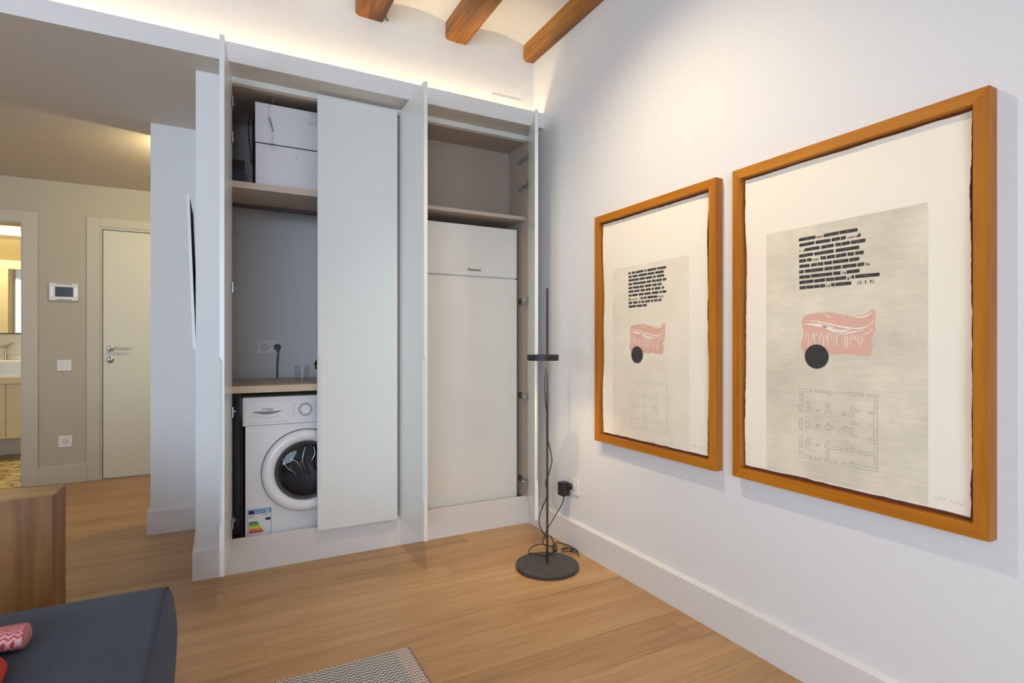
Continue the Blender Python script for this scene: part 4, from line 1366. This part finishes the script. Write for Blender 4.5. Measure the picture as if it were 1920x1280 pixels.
tube(bm, [(1.610, 2.535, 0.014), (1.648, 2.585, 0.012), (1.680, 2.560, 0.008), (1.692, 2.515, 0.008), (1.684, 2.481, 0.01), (1.651, 2.472, 0.014), (1.625, 2.490, 0.014), (1.617, 2.466, 0.014), (1.644, 2.439, 0.012),
          (1.680, 2.446, 0.014), (1.664, 2.411, 0.014), (1.644, 2.429, 0.018), (1.671, 2.460, 0.02), (1.684, 2.436, 0.012), (1.660, 2.424, 0.012), (1.622, 2.468, 0.012), (1.634, 2.478, 0.02), (1.676, 2.428, 0.016), (1.652, 2.372, 0.008)], 0.0026, 7, 6)
obj('cord_bundle', bm, M['cord'], cd, sm=60)
a_, b_ = Vector((1.622, 2.560, 0.014)), Vector((1.578, 2.488, 0.014))
obj('foot_switch', tube(nb(), [a_, a_.lerp(b_, 0.12), a_.lerp(b_, 0.3), a_.lerp(b_, 0.7), a_.lerp(b_, 0.88), b_], lambda s: 0.006 + 0.0075 * math.sin(PI * s) ** 0.5, 14, 4), M['rubber'], fl, sm=50)
ad = obj('plug_adapter', B(1.660, 1.708, 2.535, 2.590, 0.276, 0.350, 0.006, 3), M['black'], fl, sm=40)
obj('plug_pins', lathe(nb(), (1.700, 2.545, 0.325), (0.2, -0.4, 0.1), [(0, 0), (0.017, 0), (0.017, 0.03), (0, 0.03)], 18), M['black'], ad, sm=40)
obj('plug_cord', tube(nb(), [(1.684, 2.562, 0.278), (1.680, 2.562, 0.245), (1.66, 2.58, 0.19), (1.60, 2.58, 0.115), (1.565, 2.565, 0.08), (1.545, 2.555, 0.045), (1.55, 2.535, 0.028), (1.59, 2.52, 0.02)],
                      lambda s: 0.0045 - 0.0019 * min(1, s * 8), 7, 6), M['cord'], ad, sm=60)
dL = bpy.data.lights.new('lamp_head_light', 'AREA')
dL.shape = 'DISK'
dL.size = 0.13
dL.energy = 0.9
dL.spread = math.radians(110)
dL.color = (1.0, 0.72, 0.38)
oL = bpy.data.objects.new('lamp_head_light', dL)
oL.location = hc + Vector((0, 0, -0.0145))
COL.objects.link(oL)

# ------------------------------------------------------------------ foreground furniture
sd = thing('oak_cabinet', 'low oak cabinet with mitred corner behind the grey sofa', 'cabinet', (-1.1, 2.48, 0))
XR_, YN, YFr, ZT = -0.508, 2.388, 2.570, 0.600
mt = 0.022
obj('front_board', B(-1.90, XR_, YN, YN + 0.018, 0.0, ZT, 0.0012, 1), M['oak_z'], sd)
obj('side_board', poly_prism(nb(), [(XR_, YN + 0.0182, 0.0), (XR_, YN + 0.0182, ZT), (XR_ - mt, YN + 0.0182, ZT - mt), (XR_ - mt, YN + 0.0182, 0.0)], (0, YFr - YN - 0.0182, 0)), M['oak_z'], sd)
obj('top_board', poly_prism(nb(), [(-1.90, YN + 0.0182, ZT), (XR_, YN + 0.0182, ZT), (XR_ - mt, YN + 0.0182, ZT - mt), (-1.90, YN + 0.0182, ZT - mt)], (0, YFr - YN - 0.0182, 0)), M['oak_x'], sd)
obj('back_board', B(-1.90, XR_ - mt, YFr - 0.02, YFr, 0.0, ZT - mt), M['oak_x'], sd)

sofa = thing('sofa', 'grey fabric sofa seat corner in the foreground', 'sofa', (-0.9, 1.1, 0))
bm = rbox(-1.75, -0.128, 0.25, 1.885, 0.13, 0.422, 0.028, 4, 14)
for v in bm.verts:
    zr = (v.co.z - 0.13) / 0.292
    bul = max(0.0, math.sin(PI * min(1, max(0, zr))))
    if v.co.x > -0.2:
        v.co.x += 0.030 * bul * (0.35 + 0.65 * math.sin(PI * min(1, max(0, (v.co.y - 0.1) / 1.8))) ** 0.5)
    if v.co.y > 1.82:
        v.co.y += 0.012 * bul
    if zr > 0.9:
        v.co.z += 0.010 * math.sin(PI * min(1, max(0, (v.co.y - 0.25) / 1.63))) ** 0.6 * min(1, max(0, (-0.128 - v.co.x) / 0.35))
sc_ = obj('seat_cushion', bm, M['fabric'], sofa, sm=60)
obj('seam', tube(nb(), [(-0.131, 1.868, 0.405), (-0.137, 1.855, 0.4215), (-0.139, 1.80, 0.4245), (-0.139, 1.5, 0.4255), (-0.139, 1.0, 0.4255), (-0.139, 0.5, 0.424)], 0.0013, 6, 6), M['fabric_dark_seam'], sc_, sm=60)
obj('base', rbox(-1.75, -0.17, 0.25, 1.86, 0.05, 0.135, 0.012, 2, 4), M['fabric'], sofa, sm=50)
for lx in (-1.65, -0.25):
    for ly in (0.35, 1.75):
        obj('leg', lathe(nb(), (lx, ly, 0), (0, 0, 1), [(0, 0), (0.018, 0), (0.024, 0.052), (0, 0.052)], 16), M['black'], sofa, sm=40)

th = thing('throw_blanket', 'folded red and pink herringbone throw lying on the grey sofa', 'blanket', (-0.6, 1.6, 0.425))


def fold(bm, path, wy, hz, n=20, k=6, seed=0.0):
    P_ = catmull(path, k)
    rings = []
    nP = len(P_) - 1
    for i, p in enumerate(P_):
        d = (P_[min(i + 1, nP)] - P_[max(i - 1, 0)])
        d.z = 0
        d.normalize()
        sd_ = Vector((-d.y, d.x, 0))
        e = i / nP
        sc2 = min(1.0, (1 - e) * 6 + 0.42) if e > 0.5 else 1.0
        ring = []
        for a in range(n):
            an = 2 * PI * a / n
            cx, cz = math.cos(an), math.sin(an)
            rr = 1 + 0.10 * noise.noise(Vector((cx * 2 + seed, cz * 2, e * 5)))
            zz = cz * hz * rr * sc2
            ring.append(bm.verts.new(p + sd_ * (cx * wy * rr * sc2) + Vector((0, 0, max(zz, -(p.z - 0.4345))))))
        rings.append(ring)
    for p, q in zip(rings, rings[1:]):
        for i in range(n):
            j = (i + 1) % n
            bm.faces.new((p[i], p[j], q[j], q[i]))
    bm.faces.new(rings[0])
    bm.faces.new(list(reversed(rings[-1])))
    return bm


obj('upper_fold', fold(nb(), [(-0.95, 1.66, 0.462), (-0.75, 1.65, 0.460), (-0.58, 1.635, 0.457), (-0.46, 1.625, 0.456), (-0.405, 1.624, 0.455), (-0.385, 1.624, 0.455)], 0.036, 0.026, seed=1.0), M['throw'], th, sm=60)
obj('lower_fold', fold(nb(), [(-0.95, 1.60, 0.452), (-0.70, 1.575, 0.452), (-0.53, 1.555, 0.450), (-0.455, 1.52, 0.449), (-0.428, 1.47, 0.448), (-0.425, 1.30, 0.445)], 0.040, 0.022, seed=4.0), M['throw_red'], th, sm=60)

rug = thing('rug', 'grey and white herringbone flat-woven rug on the oak floor', 'rug', (0.27, 1.1, 0.0))
bm = nb()
NXR = 60
top = []
for i in range(NXR + 1):
    xx = -0.06 + (0.606 + 0.06) * i / NXR
    top.append((bm.verts.new((xx, 0.15, 0.009)), bm.verts.new((xx, 1.955 + 0.0012 * math.sin(i * 2.3), 0.009)), bm.verts.new((xx, 0.15, 0.001)), bm.verts.new((xx, 1.956 + 0.0012 * math.sin(i * 2.3), 0.001))))
for a, b in zip(top, top[1:]):
    bm.faces.new((a[0], b[0], b[1], a[1]))
    bm.faces.new((a[2], b[2], b[3], a[3]))
    bm.faces.new((a[1], b[1], b[3], a[3]))
    bm.faces.new((a[0], b[0], b[2], a[2]))
for a in (top[0], top[-1]):
    bm.faces.new((a[0], a[1], a[3], a[2]))
obj('weave', bm, M['rug'], rug)
bm = nb()
for i in range(70):
    yy = 1.952 - i * 0.0115
    tube(bm, [(0.602, yy, 0.008), (0.6075, yy - 0.004, 0.0085), (0.609, yy - 0.006, 0.003)], 0.0024, 5, 2)
st = obj('whipped_edge', bm, plain('rug_edge_yarn', srgb(150, 112, 110), 0.95, nscale=200, nvar=0.3, bump=0.0), rug)
